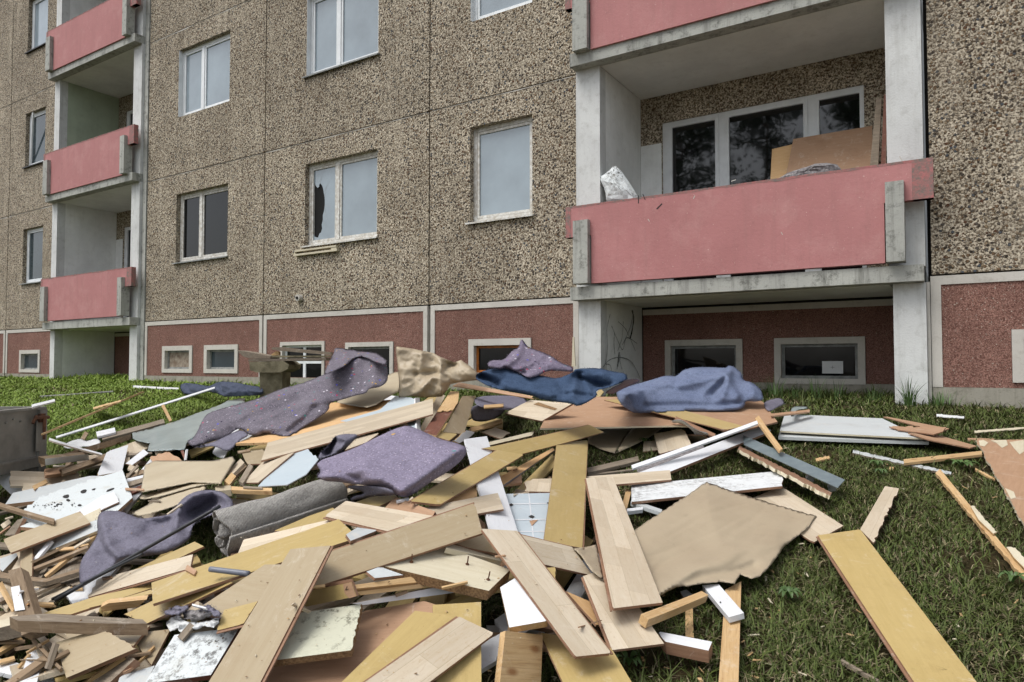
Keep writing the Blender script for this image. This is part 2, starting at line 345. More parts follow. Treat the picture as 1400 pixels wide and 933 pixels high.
        # thin pale cement lip along the lower joint
mb = MB()
mb.box(-23.2, -17.27, D+.132, D+.4, .3, 13.3); mb.box(-13.6, -3.955, D+.132, D+.4, .3, 13.3); mb.box(-.22, 3.4, D+.132, D+.4, .3, 13.3)
# core wall behind: cut would hide the windows, so windows sit in front of it
bpart(mb, 'core_wall', ['dark'])
for k in range(1, 4):
    for (a, b, h) in panels:
        mb = MB(); x = a+g+.02; vs = []; n = int((b-a-.06)/.06); y0 = D-.003
        for i in range(n+1):
            t = .0005+.010*max(0, noise.noise(Vector((x*1.5, k*9.1, 0)))*1.8)+.002*noise.noise(Vector((x*20, k, 4))); vs += [(x, y0, Z0+SP*k-.010-t*1.8), (x, y0, Z0+SP*k-.0075), (x, D+.03, Z0+SP*k-.0075), (x, D+.03, Z0+SP*k-.010-t*1.8)]; x += .06
        mb.add(vs, [(4*i+q, 4*i+4+q, 4*i+4+(q+1) % 4, 4*i+(q+1) % 4) for i in range(n) for q in range(4)]); bpart(mb, 'cement_joint', ['strip'])
def jag_(p, q):
    o = []; n_ = random.Random(int(abs(p[0]*9173+p[1]*771)*10))
    for t in (.33, .62):
        k = n_.uniform(-.022, .022); dx, dz = q[0]-p[0], q[1]-p[1]; l = math.hypot(dx, dz); o.append((max(p[0]+dx*t-dz/l*k, hole_min), p[1]+dz*t+dx/l*k))
    return o
hole_min = -99
def window(x0, x1, z0, z1, y=D, split=.38, frame='pvc', pane='pane', rec=.085, sill='sill', sash=True, fw=.055, broken=False, label=None, tilt=False, panes=None, white_reveal=False):
    m = MB(); Y0 = y+rec; Y1 = Y0+.05
    m.box(x0, x0+fw, Y0, Y1, z0, z1); m.box(x1-fw, x1, Y0, Y1, z0, z1)
    m.box(x0+fw, x1-fw, Y0, Y1, z0, z0+fw); m.box(x0+fw, x1-fw, Y0, Y1, z1-fw, z1)
    cells = []
    if split:
        xm = x0+(x1-x0)*split; m.box(xm-.035, xm+.035, Y0-.006, Y1, z0+fw, z1-fw); cells = [(x0+fw, xm-.035), (xm+.035, x1-fw)]
    else: cells = [(x0+fw, x1-fw)]
    wo_ = bpart(m, 'window', [frame], label=label)
    for i, (a, b) in enumerate(cells):
        s = MB(); t = .038; ya, yb = Y0+.006, Y1+.004
        if sash:
            s.box(a+.004, a+t, ya, yb, z0+fw+.004, z1-fw-.004); s.box(b-t, b-.004, ya, yb, z0+fw+.004, z1-fw-.004)
            s.box(a+t, b-t, ya, yb, z0+fw+.004, z0+fw+t); s.box(a+t, b-t, ya, yb, z1-fw-t, z1-fw-.004)
            so_ = bpart(s, 'sash', [frame], wo_)
        else: t = 0; so_ = wo_
        p = MB(); pm = panes[i] if panes else pane
        A, B, C_, E_ = a+t, b-t, z0+fw+t, z1-fw-t
        if broken and i == 0:
            out = [(A, C_), (B, C_), (B, E_), (A, E_)]
            hole = [(A+.00, C_+.10), (A+.10, C_+.04), (A+.17, C_+.12), (A+.21, C_+.32), (A+.25, C_+.55), (A+.22, C_+.78), (A+.14, C_+.93), (A+.08, C_+.86), (A+.0, C_+.97)]
            hj = []
            for i_ in range(len(hole)-1):
                hj.append(hole[i_]); hj += jag_(hole[i_], hole[i_+1])
            hole = hj+[hole[-1]]
            poly = [(A, E_), (A, C_+.97)] + hole[::-1][1:] + [(A, C_), (B, C_), (B, E_)]
            p.add([(x, ya+.02, z) for x, z in poly], [tuple(range(len(poly)))])
            p.add([(A, ya+.034, C_), (B, ya+.034, C_), (B, ya+.034, E_), (A, ya+.034, E_)], [(0, 1, 2, 3)], 1)  # black sheet close behind the glass stands in for the unlit room
            bpart(p, 'broken_pane', [pm, 'openingshade'], wo_)
            for (a0, b0, a1, b1) in ((.24, .78, .40, 1.02), (.25, .55, .42, .50), (.25, .5, .33, .22), (.14, .93, .2, 1.12), (.21, .32, .36, .12), (.24, .70, .33, .9)):
                q = MB(); dx_, dz_ = a1-a0, b1-b0; l_ = math.hypot(dx_, dz_); ux, uz = -dz_/l_*.003, dx_/l_*.003; A0, C0 = A+a0, C_+b0; A1, C1 = min(A+a1, B-.005), C_+b1
                q.add([(A0-ux, ya+.018, C0-uz), (A1, ya+.018, C1), (A0+ux, ya+.018, C0+uz)], [(0, 1, 2)]); bpart(q, 'crack', ['zinc'], wo_)
        else:
            dz = .0
            p.add([(A, ya+.02, C_), (B, ya+.02, C_), (B, ya+.02, E_), (A, ya+.02, E_)], [(0, 1, 2, 3)])
            bpart(p, 'pane', [pm], wo_)
    if white_reveal:
        s = MB(); s.box(x0+.0015, x0+.008, y+.004, Y0, z0+.02, z1-.002); bpart(s, 'reveal', ['pvc'], wo_)
    if sill:
        s = MB(); s.add([(x0-.05, y-.05, z0-.012), (x1+.03, y-.05, z0-.012), (x1+.03, Y0, z0+.02), (x0-.05, Y0, z0+.02), (x0-.05, y-.05, z0-.035), (x1+.03, y-.05, z0-.035), (x1+.03, Y0, z0-.004), (x0-.05, Y0, z0-.004)],
                 [(0, 1, 2, 3), (7, 6, 5, 4), (4, 5, 1, 0), (5, 6, 2, 1), (7, 4, 0, 3)]); bpart(s, 'sill', [sill], wo_)
    return wo_
# plan of windows: (panel column, floor)
for ci, (a, b, h) in enumerate(panels):
    for k in range(4):
        z0, z1 = h[2]+SP*k, h[3]+SP*k; kw = dict(split=.4)
        if ci == 1 and k == 0: kw = dict(split=.42, frame='oldframe', pane='darkpane', label='two sash window with dark panes and worn wood frame')
        elif ci == 1: kw = dict(split=.42, sill=None)
        elif ci == 2 and k == 0: kw = dict(split=.42, frame='oldframe', broken=True, sill='oldframe', label='two sash window with a smashed left pane')
        elif ci == 2: kw = dict(split=.42)
        elif ci == 3: kw = dict(split=None, frame='oldframe' if k == 0 else 'pvc', sill='oldframe' if k == 0 else None)
        elif ci == 0: kw = dict(split=None, pane='midpane' if k < 2 else 'pane', sill='sill' if k == 0 else 'darksill')
        window(h[0], h[1], z0, z1, white_reveal=(k > 0 and ci in (1, 2, 3)), **kw)
# tilted sash in the far left window, second floor
mb = MB(); zz = 3.14+SP
mb.add([(-18.74, D-.02+.09, zz+.1), (-18.70, D+.09, zz+.1), (-18.25, D-.10, zz+1.2), (-18.29, D-.10, zz+1.2), (-18.74, D+.1, zz+.1), (-18.70, D+.1, zz+.1), (-18.25, D-.06, zz+1.2), (-18.29, D-.06, zz+1.2)],
       [(0, 1, 2, 3), (7, 6, 5, 4), (0, 4, 5, 1), (1, 5, 6, 2), (2, 6, 7, 3), (3, 7, 4, 0)]); bpart(mb, 'tilted_sash_rail', ['pvc'])
# plinth: red aggregate fields framed by white strips, grey base band
def plinth(x0, x1, wins, st=.075, y=D, z0=.99, z1=Z0-.006, left=True, right=True, zb=.3):
    # wins: surround outer rects (x0,x1,z0,z1)
    mb = MB(); slab_with_holes(mb, x0+(st if left else 0), x1-(st if right else 0), z0, z1-st, [(w[0], w[1], max(w[2], z0+.004), w[3]) for w in wins], y+.012, .12)
    bpart(mb, 'plinth_panel', ['reddash'])
    mb = MB(); mb.box(x0, x1, y, y+.12, z1-st, z1)
    if left: mb.box(x0, x0+st, y, y+.12, z0, z1-st)
    if right: mb.box(x1-st, x1, y, y+.12, z0, z1-st)
    bpart(mb, 'white_border', ['strip'])
    mb = MB(); mb.box(x0, x1, y+.004, y+.12, zb, z0-.002); bpart(mb, 'base_band', ['base'])
    for wn in wins:
        a, b, c, d = wn[:4]; kw = wn[4] if len(wn) > 4 else {}
        t = kw.get('t', .09)
        mb = MB(); slab_with_holes(mb, a+.002, b-.002, c, d-.002, [(a+t, b-t, c+t*.8, d-t)], y-.008, .1); s = bpart(mb, 'cellar_window', ['strip'], label=kw.get('label'))
        mb = MB(); f = .035; A, B, C_, E_ = a+t, b-t, c+t*.8, d-t; Y0 = y+.06
        mb.box(A, A+f, Y0, Y0+.03, C_, E_); mb.box(B-f, B, Y0, Y0+.03, C_, E_); mb.box(A+f, B-f, Y0, Y0+.03, C_, C_+f); mb.box(A+f, B-f, Y0, Y0+.03, E_-f, E_)
        if kw.get('mull'): 
            xm = A+(B-A)*.5; mb.box(xm-.03, xm+.03, Y0-.004, Y0+.03, C_+f, E_-f); 
            mb.box(A+f, B-f, Y0-.003, Y0+.031, E_-.30, E_-.26)
        bpart(mb, 'frame', [kw.get('frame', 'sill')], s)
        mb = MB(); mb.add([(A+f, Y0+.015, C_+f), (B-f, Y0+.015, C_+f), (B-f, Y0+.015, E_-f), (A+f, Y0+.015, E_-f)], [(0, 1, 2, 3)]); bpart(mb, 'pane', [kw.get('pane', 'midpane')], s)
    return
plinth(-23.2, -19.66, [(-22.0, -21.0, 1.04, 1.55)])
plinth(-19.60, -17.27, [(-18.87, -17.85, 1.02, 1.55)])
plinth(-13.55, -9.99, [(-12.94, -11.97, 1.05, 1.56, dict(pane='curtain')), (-11.61, -10.63, 1.05, 1.56)])
plinth(-9.95, -6.37, [(-9.52, -8.46, .80, 1.58, dict(mull=True, frame='pvc', pane='darkpane', t=.06)), (-8.0, -7.01, .86, 1.545, dict(pane='darkpane', t=.07))])
plinth(-6.31, -3.955, [(-5.64, -4.64, 1.02, 1.55, dict(frame='woodframe', pane='darkpane', label='cellar window with a bare orange wood frame'))])
plinth(-.2, 3.4, [(.42, 1.42, 1.04, 1.52)], st=.085)
# little round vent and splash plate
mb = MB(); p = on_axis(411, 408, 1, D)
mb.tube([(p[0], D-.07, p[2]), (p[0], D+.01, p[2])], [.055, .06], 14); mb.tube([(p[0], D-.085, p[2]), (p[0], D-.071, p[2])], [.024, .024], 10, 1)
bpart(mb, 'vent_pipe', ['strip', 'openingshade'])
# loggias
def loggia(xl0, xl1, xr0, xr1, dep, levels, greens=(), nm=''):
    PY = D-.25
    for k in range(4):
        zoff = SP*k
        st, sb = (2.14, 1.985) if k == 0 else (2.22+zoff, 2.06+zoff)
        stn = 2.06+SP*(k+1); zb = st if k else st
        # columns (side walls' front edge) and side walls
        for (a, b, inner) in ((xl0, xl1, 1), (xr0, xr1, -1)):
            mb = MB(); mb.box(a, b, D-.07, D+.10, zb-.002, stn); bpart(mb, 'column', ['column'])
            mb = MB(); mb.box(a+.012, b-.004*0-.003 if inner > 0 else b-.012, D+.102, D+dep, zb-.002, stn-.002); bpart(mb, 'side_wall', ['greenwall' if k in greens else 'whitewall'])
        mb = MB(); mb.box(xl0-.01, xr1-.01, PY+.03, D+dep-.004, sb, st, 0)
        s = bpart(mb, 'balcony', ['concrete'])
        mb = MB(); mb.box(xl1+.004, xr0-.004, D-.05, D+dep-.006, sb-.006, sb-.002); bpart(mb, 'soffit', ['soffit'], s)
        # parapet: T shaped, wide on top, with stained ears
        pz = zoff+(0 if k == 0 else .03); tz, ez, bz = 3.12+pz, 2.745+pz, 2.17+pz
        pts = [(xl0+.29, bz), (xr0-.02, bz), (xr0-.02, ez), (xr1+.08, ez), (xr1+.08, tz), (xl0-.05, tz), (xl0-.05, ez), (xl0+.29, ez)]
        nseg = len(pts); v = [(x, PY, z) for x, z in pts]+[(x, PY+.09, z) for x, z in pts]
        fs = [tuple(range(nseg)), tuple(range(2*nseg-1, nseg-1, -1))]+[(i, i+nseg, (i+1) % nseg+nseg, (i+1) % nseg) for i in range(nseg)]
        mb = MB(); mb.v = v; mb.f = fs; mb.m = [0, 0]+[1 if i == 4 or i == 2 or i == 3 else 0 for i in range(nseg)]
        par = bpart(mb, 'parapet', ['pink', 'pinkedge'], s)
        # worn grey strip along the top and on the ears
        mb = MB(); 
        mb.box(xr1-.09, xr1+.082, PY-.003, PY+.088, ez+.0, tz+.002); mb.box(xl0-.052, xl0+.02, PY-.003, PY+.088, ez, tz+.002)
        mb.box(xl0+.02, xr1+.01, PY-.002, PY+.091, tz-.004, tz+.003); n_ = 60; xs_ = np.linspace(xl0+.02, xr1+.01, n_); dz_ = [.006+.022*max(0, noise.noise(Vector((x*3, k, 2)))+.25)+.008*random.random() for x in xs_]; mb.add([p for x, d in zip(xs_, dz_) for p in ((x, PY-.0015, tz-.004), (x, PY-.0015, tz-.004-d))], [(2*i, 2*i+1, 2*i+3, 2*i+2) for i in range(n_-1)]); bpart(mb, 'worn_edge', ['pinkedge'], s)
        # brackets
        for (a, b) in ((xl0+.08, xl0+.275), (xr0-.005, xr0+.15)):
            mb = MB(); z0, z1 = 2.17+pz, 2.94+pz; c = .012
            mb.add([(a, PY-.07, z0), (b, PY-.07, z0), (b, PY+.10, z0), (a, PY+.10, z0), (a, PY-.07, z1-c), (b, PY-.07, z1-c), (b, PY+.1, z1), (a, PY+.1, z1)],
                   [(0, 1, 5, 4), (1, 2, 6, 5), (2, 3, 7, 6), (3, 0, 4, 7), (4, 5, 6, 7), (3, 2, 1, 0)]); bpart(mb, 'bracket', ['concrete'], s)
        # back wall with window band
        a, b = xl1, xr0; Yb = D+dep
        mb = MB(); W = (a+.30, b-.32, st+.1, 4.48+zoff); slab_with_holes(mb, a, b, st, stn, [W], Yb, .12); bpart(mb, 'back_wall', ['dash'])
        if k == 0 and dep > .8:
            mb = MB(); mb.box(a+.003, a+.296, Yb-.02, Yb-.002, st, 4.2); bpart(mb, 'white_insulation', ['whitewall'])
        x0, x1 = W[0], W[1]; L = x1-x0
        parts = [(x0+.06, x0+.76), (x0+.82, x0+1.84), (x0+1.90, x1)]
        mb = MB(); slab_with_holes(mb, x0, x1, W[2], W[3], [(p[0]+.07, p[1]-.05, W[2]+.07, W[3]-.08) for p in parts], Yb+.03, .06, 0); wn = bpart(mb, 'window', ['pvc'])
        for p in parts:
            q = MB(); q.add([(p[0]+.07, Yb+.06, W[2]+.07), (p[1]-.05, Yb+.06, W[2]+.07), (p[1]-.05, Yb+.06, W[3]-.08), (p[0]+.07, Yb+.06, W[3]-.08)], [(0, 1, 2, 3)]); bpart(q, 'pane', ['treepane'], wn)
            q = MB(); q.box(p[1]-.04, p[1]-.0, Yb+.018, Yb+.029, W[2]+.02, W[3]-.02); bpart(q, 'sash_bar', ['pvc'], wn)
    # ground level bay
    a, b = xl1, xr0; Yb = D+dep
    for (p, q) in ((xl0, xl1), (xr0, xr1)):
        mb = MB(); mb.box(p+.03, q-.0, D-.07, D+.1, .3, 1.983); bpart(mb, 'column', ['column'])
        mb = MB(); mb.box(p+.04, q-.003, D+.102, D+dep, .3, 1.981); bpart(mb, 'side_wall', ['whitewall'])
    mb = MB(); mb.box(xl0-.01, xr1+.01, D+dep+.125, D+dep+.4, .3, 13.3); bpart(mb, 'core_wall', ['dark'])
loggia(-17.26, -17.03, -14.0, -13.70, 1.25, 3, greens=(1,))
loggia(-3.945, -3.62, -.54, -.235, 1.25, 2)
plinth(-3.61, -.55, [(-3.30, -2.28, .92, 1.53, dict(pane='darkpane', t=.08)), (-1.90, -.89, .97, 1.53, dict(pane='darkpane', t=.08, frame='sill'))], y=D+1.25, left=False, right=False, z1=1.95, z0=.98)
plinth(-17.02, -14.02, [(-15.0, -14.3, 1.0, 1.5)], y=D+1.25, left=False, right=False, z1=1.95)
mb = MB(); p0 = on_axis(1124, 494, 1, D+1.3); p1 = on_axis(1153, 511, 1, D+1.3)
mb.box(p0[0], p1[0], D+1.295, D+1.298, p1[2], p0[2]); bpart(mb, 'paper_note', ['paper'])
mb = MB(); cx, cz = (p0[0]+p1[0])/2, (p0[2]+p1[2])/2
mb.box(cx-.002, cx+.002, D+1.290, D+1.293, cz-.018, cz+.018); mb.box(cx-.02, cx+.02, D+1.286, D+1.289, cz-.002, cz+.002); bpart(mb, 'pen_mark', ['spray'])
# side jamb next to the right column and the long white jamb of the right panel
mb = MB(); mb.box(-.232, -.205, D-.02, D+.12, .3, 1.99); bpart(mb, 'white_jamb', ['strip'])
mb = MB(); mb.box(-13.697, -13.565, D-.015, D+.12, .3, 13.2); bpart(mb, 'corner_pier', ['concrete'])
# paint drips on the parapet and sprayed scrawl on the side wall
def strokes(name, lines, ax, val, wd, mat, out):
    mb = MB()
    for ln in lines:
        P = [Vector(on_axis(x, y, ax, val)) for x, y in ln]
        for i in range(len(P)-1):
            d = (P[i+1]-P[i]).normalized(); nrm = Vector((1, 0, 0)) if ax == 0 else Vector((0, -1, 0)); s = nrm.cross(d)*wd*random.uniform(.6, 1.2); o = nrm*(.002+.0004*i)
            a, b = P[i]-d*wd*.4+o, P[i+1]+d*wd*.4+o
            mb.add([tuple(a-s), tuple(b-s), tuple(b+s), tuple(a+s)], [(0, 1, 2, 3)])
    bpart(mb, name, [mat])
def arc(pts, n=6):
    out = []
    for i in range(len(pts)-1):
        p0 = pts[max(i-1, 0)]; p1 = pts[i]; p2 = pts[i+1]; p3 = pts[min(i+2, len(pts)-1)]
        for t in np.linspace(0, 1, n, endpoint=False):
            out.append(tuple(.5*((2*p1[k])+(-p0[k]+p2[k])*t+(2*p0[k]-5*p1[k]+4*p2[k]-p3[k])*t*t+(-p0[k]+3*p1[k]-3*p2[k]+p3[k])*t**3) for k in (0, 1)))
    return out+[pts[-1]]
strokes('sprayed_scrawl', [arc([(822, 505), (832, 493), (846, 489), (860, 493), (868, 504), (874, 518)]), arc([(824, 508), (829, 488), (830, 472), (829, 450), (833, 430)]),
    arc([(828, 498), (834, 500), (836, 512)]), arc([(840, 455), (839, 470), (840, 484)]), arc([(852, 440), (850, 462), (844, 480)]), arc([(866, 425), (862, 445), (856, 460), (850, 472)]), arc([(836, 446), (846, 470), (851, 478), (856, 462), (870, 470)]), arc([(845, 440), (856, 452), (868, 480)]), arc([(848, 492), (846, 482), (843, 505)]), arc([(846, 490), (850, 505)])], 0, -3.62, .005, 'spray', 0)
strokes('soot_stain', [arc([(864, 425), (866, 435), (864, 450), (861, 462)])], 0, -3.619, .015, 'soot', 0)
strokes('soot_stain', [arc([(846, 485), (845, 495), (844, 501)])], 0, -3.619, .010, 'soot', 0)
for ln in ([(873, 268), (873, 278)], [(879, 266), (882, 273)], [(905, 279), (898, 286)]): strokes('paint_drip', [ln], 1, D-.25, .008, 'soot', 0)
for ln in ([(1230, 214), (1233, 220)], [(1000, 248), (1006, 246)], [(886, 300), (888, 303)], [(950, 268), (948, 272)], [(1068, 318), (1070, 321)]): strokes('paint_chip', [ln], 1, D-.25, .005, 'strip', 0)

# ------------------------------------------------------------------ the rubbish heap
# every board is a solid in world space; a small solver settles each one on the ones below it:
# over the view, 1/distance of a plane is linear, so "rests in front of / above what is under it" is linear too
GX0, GX1, GY0, GY1, STEP = -160, 1560, 470, 1080, 2
gxs = np.arange(GX0, GX1, STEP); gys = np.arange(GY0, GY1, STEP)
PXX, PYY = np.meshgrid(gxs, gys)
def rays(x, y):
    x = np.asarray(x, float)[..., None]; y = np.asarray(y, float)[..., None]
    return FW + RT*((x-700)/FPX) + UP*((466.5-y)/FPX)
HPTS = np.array([(700,505,.48),(780,500,.45),(600,500,.40),(500,500,.42),(440,545,.34),(560,560,.42),(350,560,.28),(300,600,.28),(200,630,.20),(100,650,.16),(60,700,.16),(150,700,.26),(300,690,.36),(430,650,.42),(560,640,.44),
 (470,740,.42),(600,750,.38),(300,800,.34),(180,850,.22),(90,800,.14),(20,760,.08),(20,900,.05),(430,880,.32),(540,920,.24),(640,840,.28),(750,900,.14),(700,830,.22),(850,850,.13),(850,740,.16),(780,680,.14),(950,720,.12),(960,520,.16),(900,550,.12),
 (870,600,.05),(720,585,.06),(900,690,.04),(1100,590,.06),(1200,700,.03),(1050,900,.03),(1350,650,.03),(1350,900,.02),(1000,820,.03),(200,530,.02),(80,560,.02),(300,530,.05),(1200,540,.02),(150,590,.05),(1000,620,.07),(620,900,.2),(250,930,.2),(60,1000,.05)])
def hgt(x, y):
    x = np.asarray(x, float); y = np.asarray(y, float)
    d2 = (x[..., None]-HPTS[:, 0])**2 + ((y[..., None]-HPTS[:, 1])*1.3)**2
    w_ = np.exp(-d2/(2*42.0**2)) + 1e-5/(1+d2/1e4); return (w_*HPTS[:, 2]).sum(-1)/w_.sum(-1)
def inv_g(x, y, h):
    r = rays(x, y); return (.105*r[..., 1]-.004*r[..., 0]-r[..., 2])/(1.2-h)
B = np.maximum(inv_g(PXX, PYY, 0.0), .03)
COVER = np.zeros(B.shape, bool); IDB = np.zeros(B.shape, int); CUR = [0]
FOOT = []          # board footprints lying close to the lawn
CR = {'A': (0, 500, 4.24), 'B': (230, 460, 4.24), 'C': (430, 440, 4.24), 'D': (630, 440, 4.24), 'E': (830, 460, 4.24), 'F': (1100, 520, 4.24), 'G': (0, 640, 4.665), 'H': (0, 760, 5.385),
      'I': (220, 620, 4.443), 'J': (220, 740, 4.836), 'K': (460, 560, 4.24), 'L': (460, 720, 4.38), 'M': (740, 560, 3.8875), 'N': (740, 740, 4.375), 'P': (0, 0, 1.0), 'Q': (320, 455, 8.75), 'T': (60, 640, 5.185)}
def cv(c, pts): ox, oy, s = CR[c]; return [(ox+x/s, oy+y/s) for x, y in pts]
def mask(poly, pad=0):
    P = np.array(poly); x0, x1 = P[:, 0].min(), P[:, 0].max(); y0, y1 = P[:, 1].min(), P[:, 1].max()
    i0, i1 = max(0, int((x0-GX0)/STEP)-1), min(len(gxs), int((x1-GX0)/STEP)+3); j0, j1 = max(0, int((y0-GY0)/STEP)-1), min(len(gys), int((y1-GY0)/STEP)+3)
    X = PXX[j0:j1, i0:i1]; Y = PYY[j0:j1, i0:i1]; m = np.zeros(X.shape, bool)
    for k in range(len(P)):
        xa, ya = P[k]; xb, yb = P[(k+1) % len(P)]
        if ya == yb: continue
        c = ((ya > Y) != (yb > Y)) & (X < (xb-xa)*(Y-ya)/(yb-ya)+xa); m ^= c
    return (slice(j0, j1), slice(i0, i1)), m
def lookup(x, y):
    i = np.clip(((np.asarray(x)-GX0)/STEP).round().astype(int), 0, len(gxs)-1); j = np.clip(((np.asarray(y)-GY0)/STEP).round().astype(int), 0, len(gys)-1); return B[j, i]
def settle(poly, th, lift=0.0, h=None, stand=None, pct=100, wt=1.0):
    P = np.array(poly, float)
    sl_, m = mask(poly); X = PXX[sl_][m]; Y = PYY[sl_][m]; b = B[sl_][m]
    # edge samples, so thin sticks are caught too
    ex = []; 
    for k in range(len(P)):
        for t in np.linspace(0, 1, 12, endpoint=False): ex.append(P[k]*(1-t)+P[(k+1) % len(P)]*t)
    ex = np.array(ex); X = np.r_[X, ex[:, 0]]; Y = np.r_[Y, ex[:, 1]]; b = np.r_[b, lookup(ex[:, 0], ex[:, 1])]
    if len(X) > 900: s = rng.choice(len(X), 900, False); X, Y, b = X[s], Y[s], b[s]
    b = b*(1+(th+.002)/1.0)
    cx, cy = P[:, 0].mean(), P[:, 1].mean()
    if stand is None:
        hh = hgt(P[:, 0], P[:, 1]) if h is None else np.full(len(P), h) if np.isscalar(h) else np.array(h)
        t = inv_g(P[:, 0], P[:, 1], hh+lift)
    else:       # (bottom y, lean) an upright thing: distance grows with lean * height
        yb = P[:, 1].max(); xb = P[P[:, 1].argmax(), 0]; hb = hgt(xb, yb) if h is None else h; db = 1/float(inv_g(xb, yb, hb))
        t = 1/(db*(1+stand*(yb-P[:, 1])/FPX))
    A = np.c_[np.ones(len(P)), (P[:, 0]-cx)/500, (P[:, 1]-cy)/500]; S = np.c_[np.ones(len(X)), (X-cx)/500, (Y-cy)/500]
    # weights keep the plane's tilt near the heap's own
    q = np.linalg.lstsq(A, t, rcond=None)[0]; act = np.zeros(len(X), bool); wgt = np.zeros(len(X))
    q0 = q.copy()
    for it in range(30):
        v = b-S@q; vi = v > 1e-5
        if not vi.any(): break
        wgt[vi] += .5
        a = wgt > 0; W = np.r_[np.full(len(P), wt), wgt[a]/max(1, a.sum())**.5]
        q = np.linalg.lstsq(np.r_[A, S[a]]*W[:, None], np.r_[t, b[a]]*W, rcond=None)[0]
    v = b-S@q; mx = np.percentile(v, pct)
    if mx > 0: q[0] += mx
    f = lambda x, y: q[0]+q[1]*(np.asarray(x)-cx)/500+q[2]*(np.asarray(y)-cy)/500
    return f, sl_, m, mx
LOG = []
def stamp(sl_, m, f):
    sub = B[sl_]; X = PXX[sl_]; Y = PYY[sl_]; val = np.maximum(f(X, Y), .02); sub[m] = np.maximum(sub[m], val[m]); COVER[sl_] |= m; IDB[sl_][m] = CUR[0]
def jagged(p, q, n, amp):
    out = []; d = Vector((q[0]-p[0], q[1]-p[1])); nn = Vector((-d.y, d.x)).normalized()
    for i in range(1, n):
        t = (i+random.uniform(-.3, .3))/n; k = random.uniform(-1, 1)*amp; out.append((p[0]+d.x*t+nn.x*k, p[1]+d.y*t+nn.y*k))
    return out
GROUPS = {'ochre': 'ochre backed laminate boards on the heap', 'tanlam': 'tan backed laminate boards on the heap', 'maple': 'pale maple laminate boards on the heap'}
def board3(name, label, cat, c, pts, mat, edge='fibre', th=.008, group=None, jag=(), lift=0.0, h=None, stand=None, groove=None, pct=100, parts=None, top_strip=None, wt=1.0, dx=(0, 0)):
    CUR[0] += 1; poly = cv(c, pts)
    f, sl_, m, mx = settle(poly, th, lift, h, stand, pct, wt); stamp(sl_, m, f)
    if mx > .02: LOG.append((label, round(float(mx), 3)))
    img = []; n0 = len(poly)
    for i in range(n0):
        img.append(poly[i])
        if i in jag:
            wmin = min(math.dist(poly[q], poly[(q+1) % n0]) for q in range(n0))
            L = math.dist(poly[i], poly[(i+1) % n0]); img += jagged(poly[i], poly[(i+1) % n0], max(3, int(L/3)), min(1.6, L*.06, wmin*.16))
    if n0 == 4 and not jag and mat in ('ochre', 'tanlam', 'maple', 'white', 'greywhite', 'hardboard'):
        img2 = []
        for i in range(4):
            p, a_, b_ = Vector(poly[i]), Vector(poly[i-1]), Vector(poly[(i+1) % 4]); la, lb_ = (a_-p).length, (b_-p).length
            if random.random() < .34 and min(la, lb_) > 14:
                u, v_ = random.uniform(1, 3.2), random.uniform(1.2, 6); pa = p+(a_-p)/la*u; pb = p+(b_-p)/lb_*v_; mid = p.lerp((pa+pb)/2, random.uniform(.7, 1.5)); img2 += [tuple(pa), tuple(mid), tuple(pb)]
            else: img2.append(poly[i])
        img = img2
    top = [Vector(at_depth(x, y, 1/max(float(f(x, y)), .03))) for x, y in img]
    cen = sum(top, Vector())/len(top)
    C4 = [Vector(at_depth(x, y, 1/max(float(f(x, y)), .03))) for x, y in poly]
    nrm = Vector((0, 0, 0))
    for i in range(len(C4)): nrm += (C4[i]-cen).cross(C4[(i+1) % len(C4)]-cen)
    nrm.normalize()
    if nrm.dot(Vector(CAM)-cen) < 0: nrm = -nrm; top = top[::-1]; C4 = C4[::-1]
    ed = max(((C4[(i+1) % len(C4)]-C4[i]) for i in range(len(C4))), key=lambda e: e.length)
    xa = ed.normalized(); ya = nrm.cross(xa).normalized(); M = Matrix((xa, ya, nrm)).transposed().to_4x4(); M.translation = cen; Mi = M.inverted()
    loc = [Mi @ p for p in top]; n = len(loc)
    xmx = max(abs(p.x) for p in loc)+1e-6; bow = random.uniform(-1, .25)*min(.006, xmx*.008)*(th > .0065)
    v, fs, mi = [], [], []
    if n == 4 and xmx > .12:        # a bowed plank: strips along its length
        l4 = [Mi @ p for p in C4]
        # order so that edge 0-1 and 3-2 run lengthwise
        if abs((l4[1]-l4[0]).x) < abs((l4[2]-l4[1]).x): l4 = l4[1:]+l4[:1]
        K = 8
        for i in range(K+1):
            t = i/K; 
            for a, b2 in ((l4[0], l4[1]), (l4[3], l4[2])):
                p = a.lerp(b2, t); z = bow*(1-(p.x/xmx)**2); v += [(p.x, p.y, p.z+z), (p.x, p.y, p.z+z-th)]
        for i in range(K):
            a = 4*i; b2 = a+4; fs += [(a, b2, b2+2, a+2), (a+1, a+3, b2+3, b2+1), (a, a+1, b2+1, b2), (a+2, b2+2, b2+3, a+3)]; mi += [0, 1, 1, 1]
        fs += [(0, 2, 3, 1), (4*K, 4*K+1, 4*K+3, 4*K+2)]; mi += [1, 1]
    else:
        v = [tuple(p) for p in loc]+[(p.x, p.y, p.z-th) for p in loc]
        fs = [tuple(range(n)), tuple(range(2*n-1, n-1, -1))]+[(i, i+n, (i+1) % n+n, (i+1) % n) for i in range(n)]; mi = [0, 1]+[1]*n
    o = mesh_obj(name, v, fs, [mat, edge], None, mi); bm = bmesh.new(); bm.from_mesh(o.data); bmesh.ops.recalc_face_normals(bm, faces=bm.faces)
    bm.to_mesh(o.data); bm.free(); o.matrix_world = M
    setp(o, label, cat, group or GROUPS.get(mat))
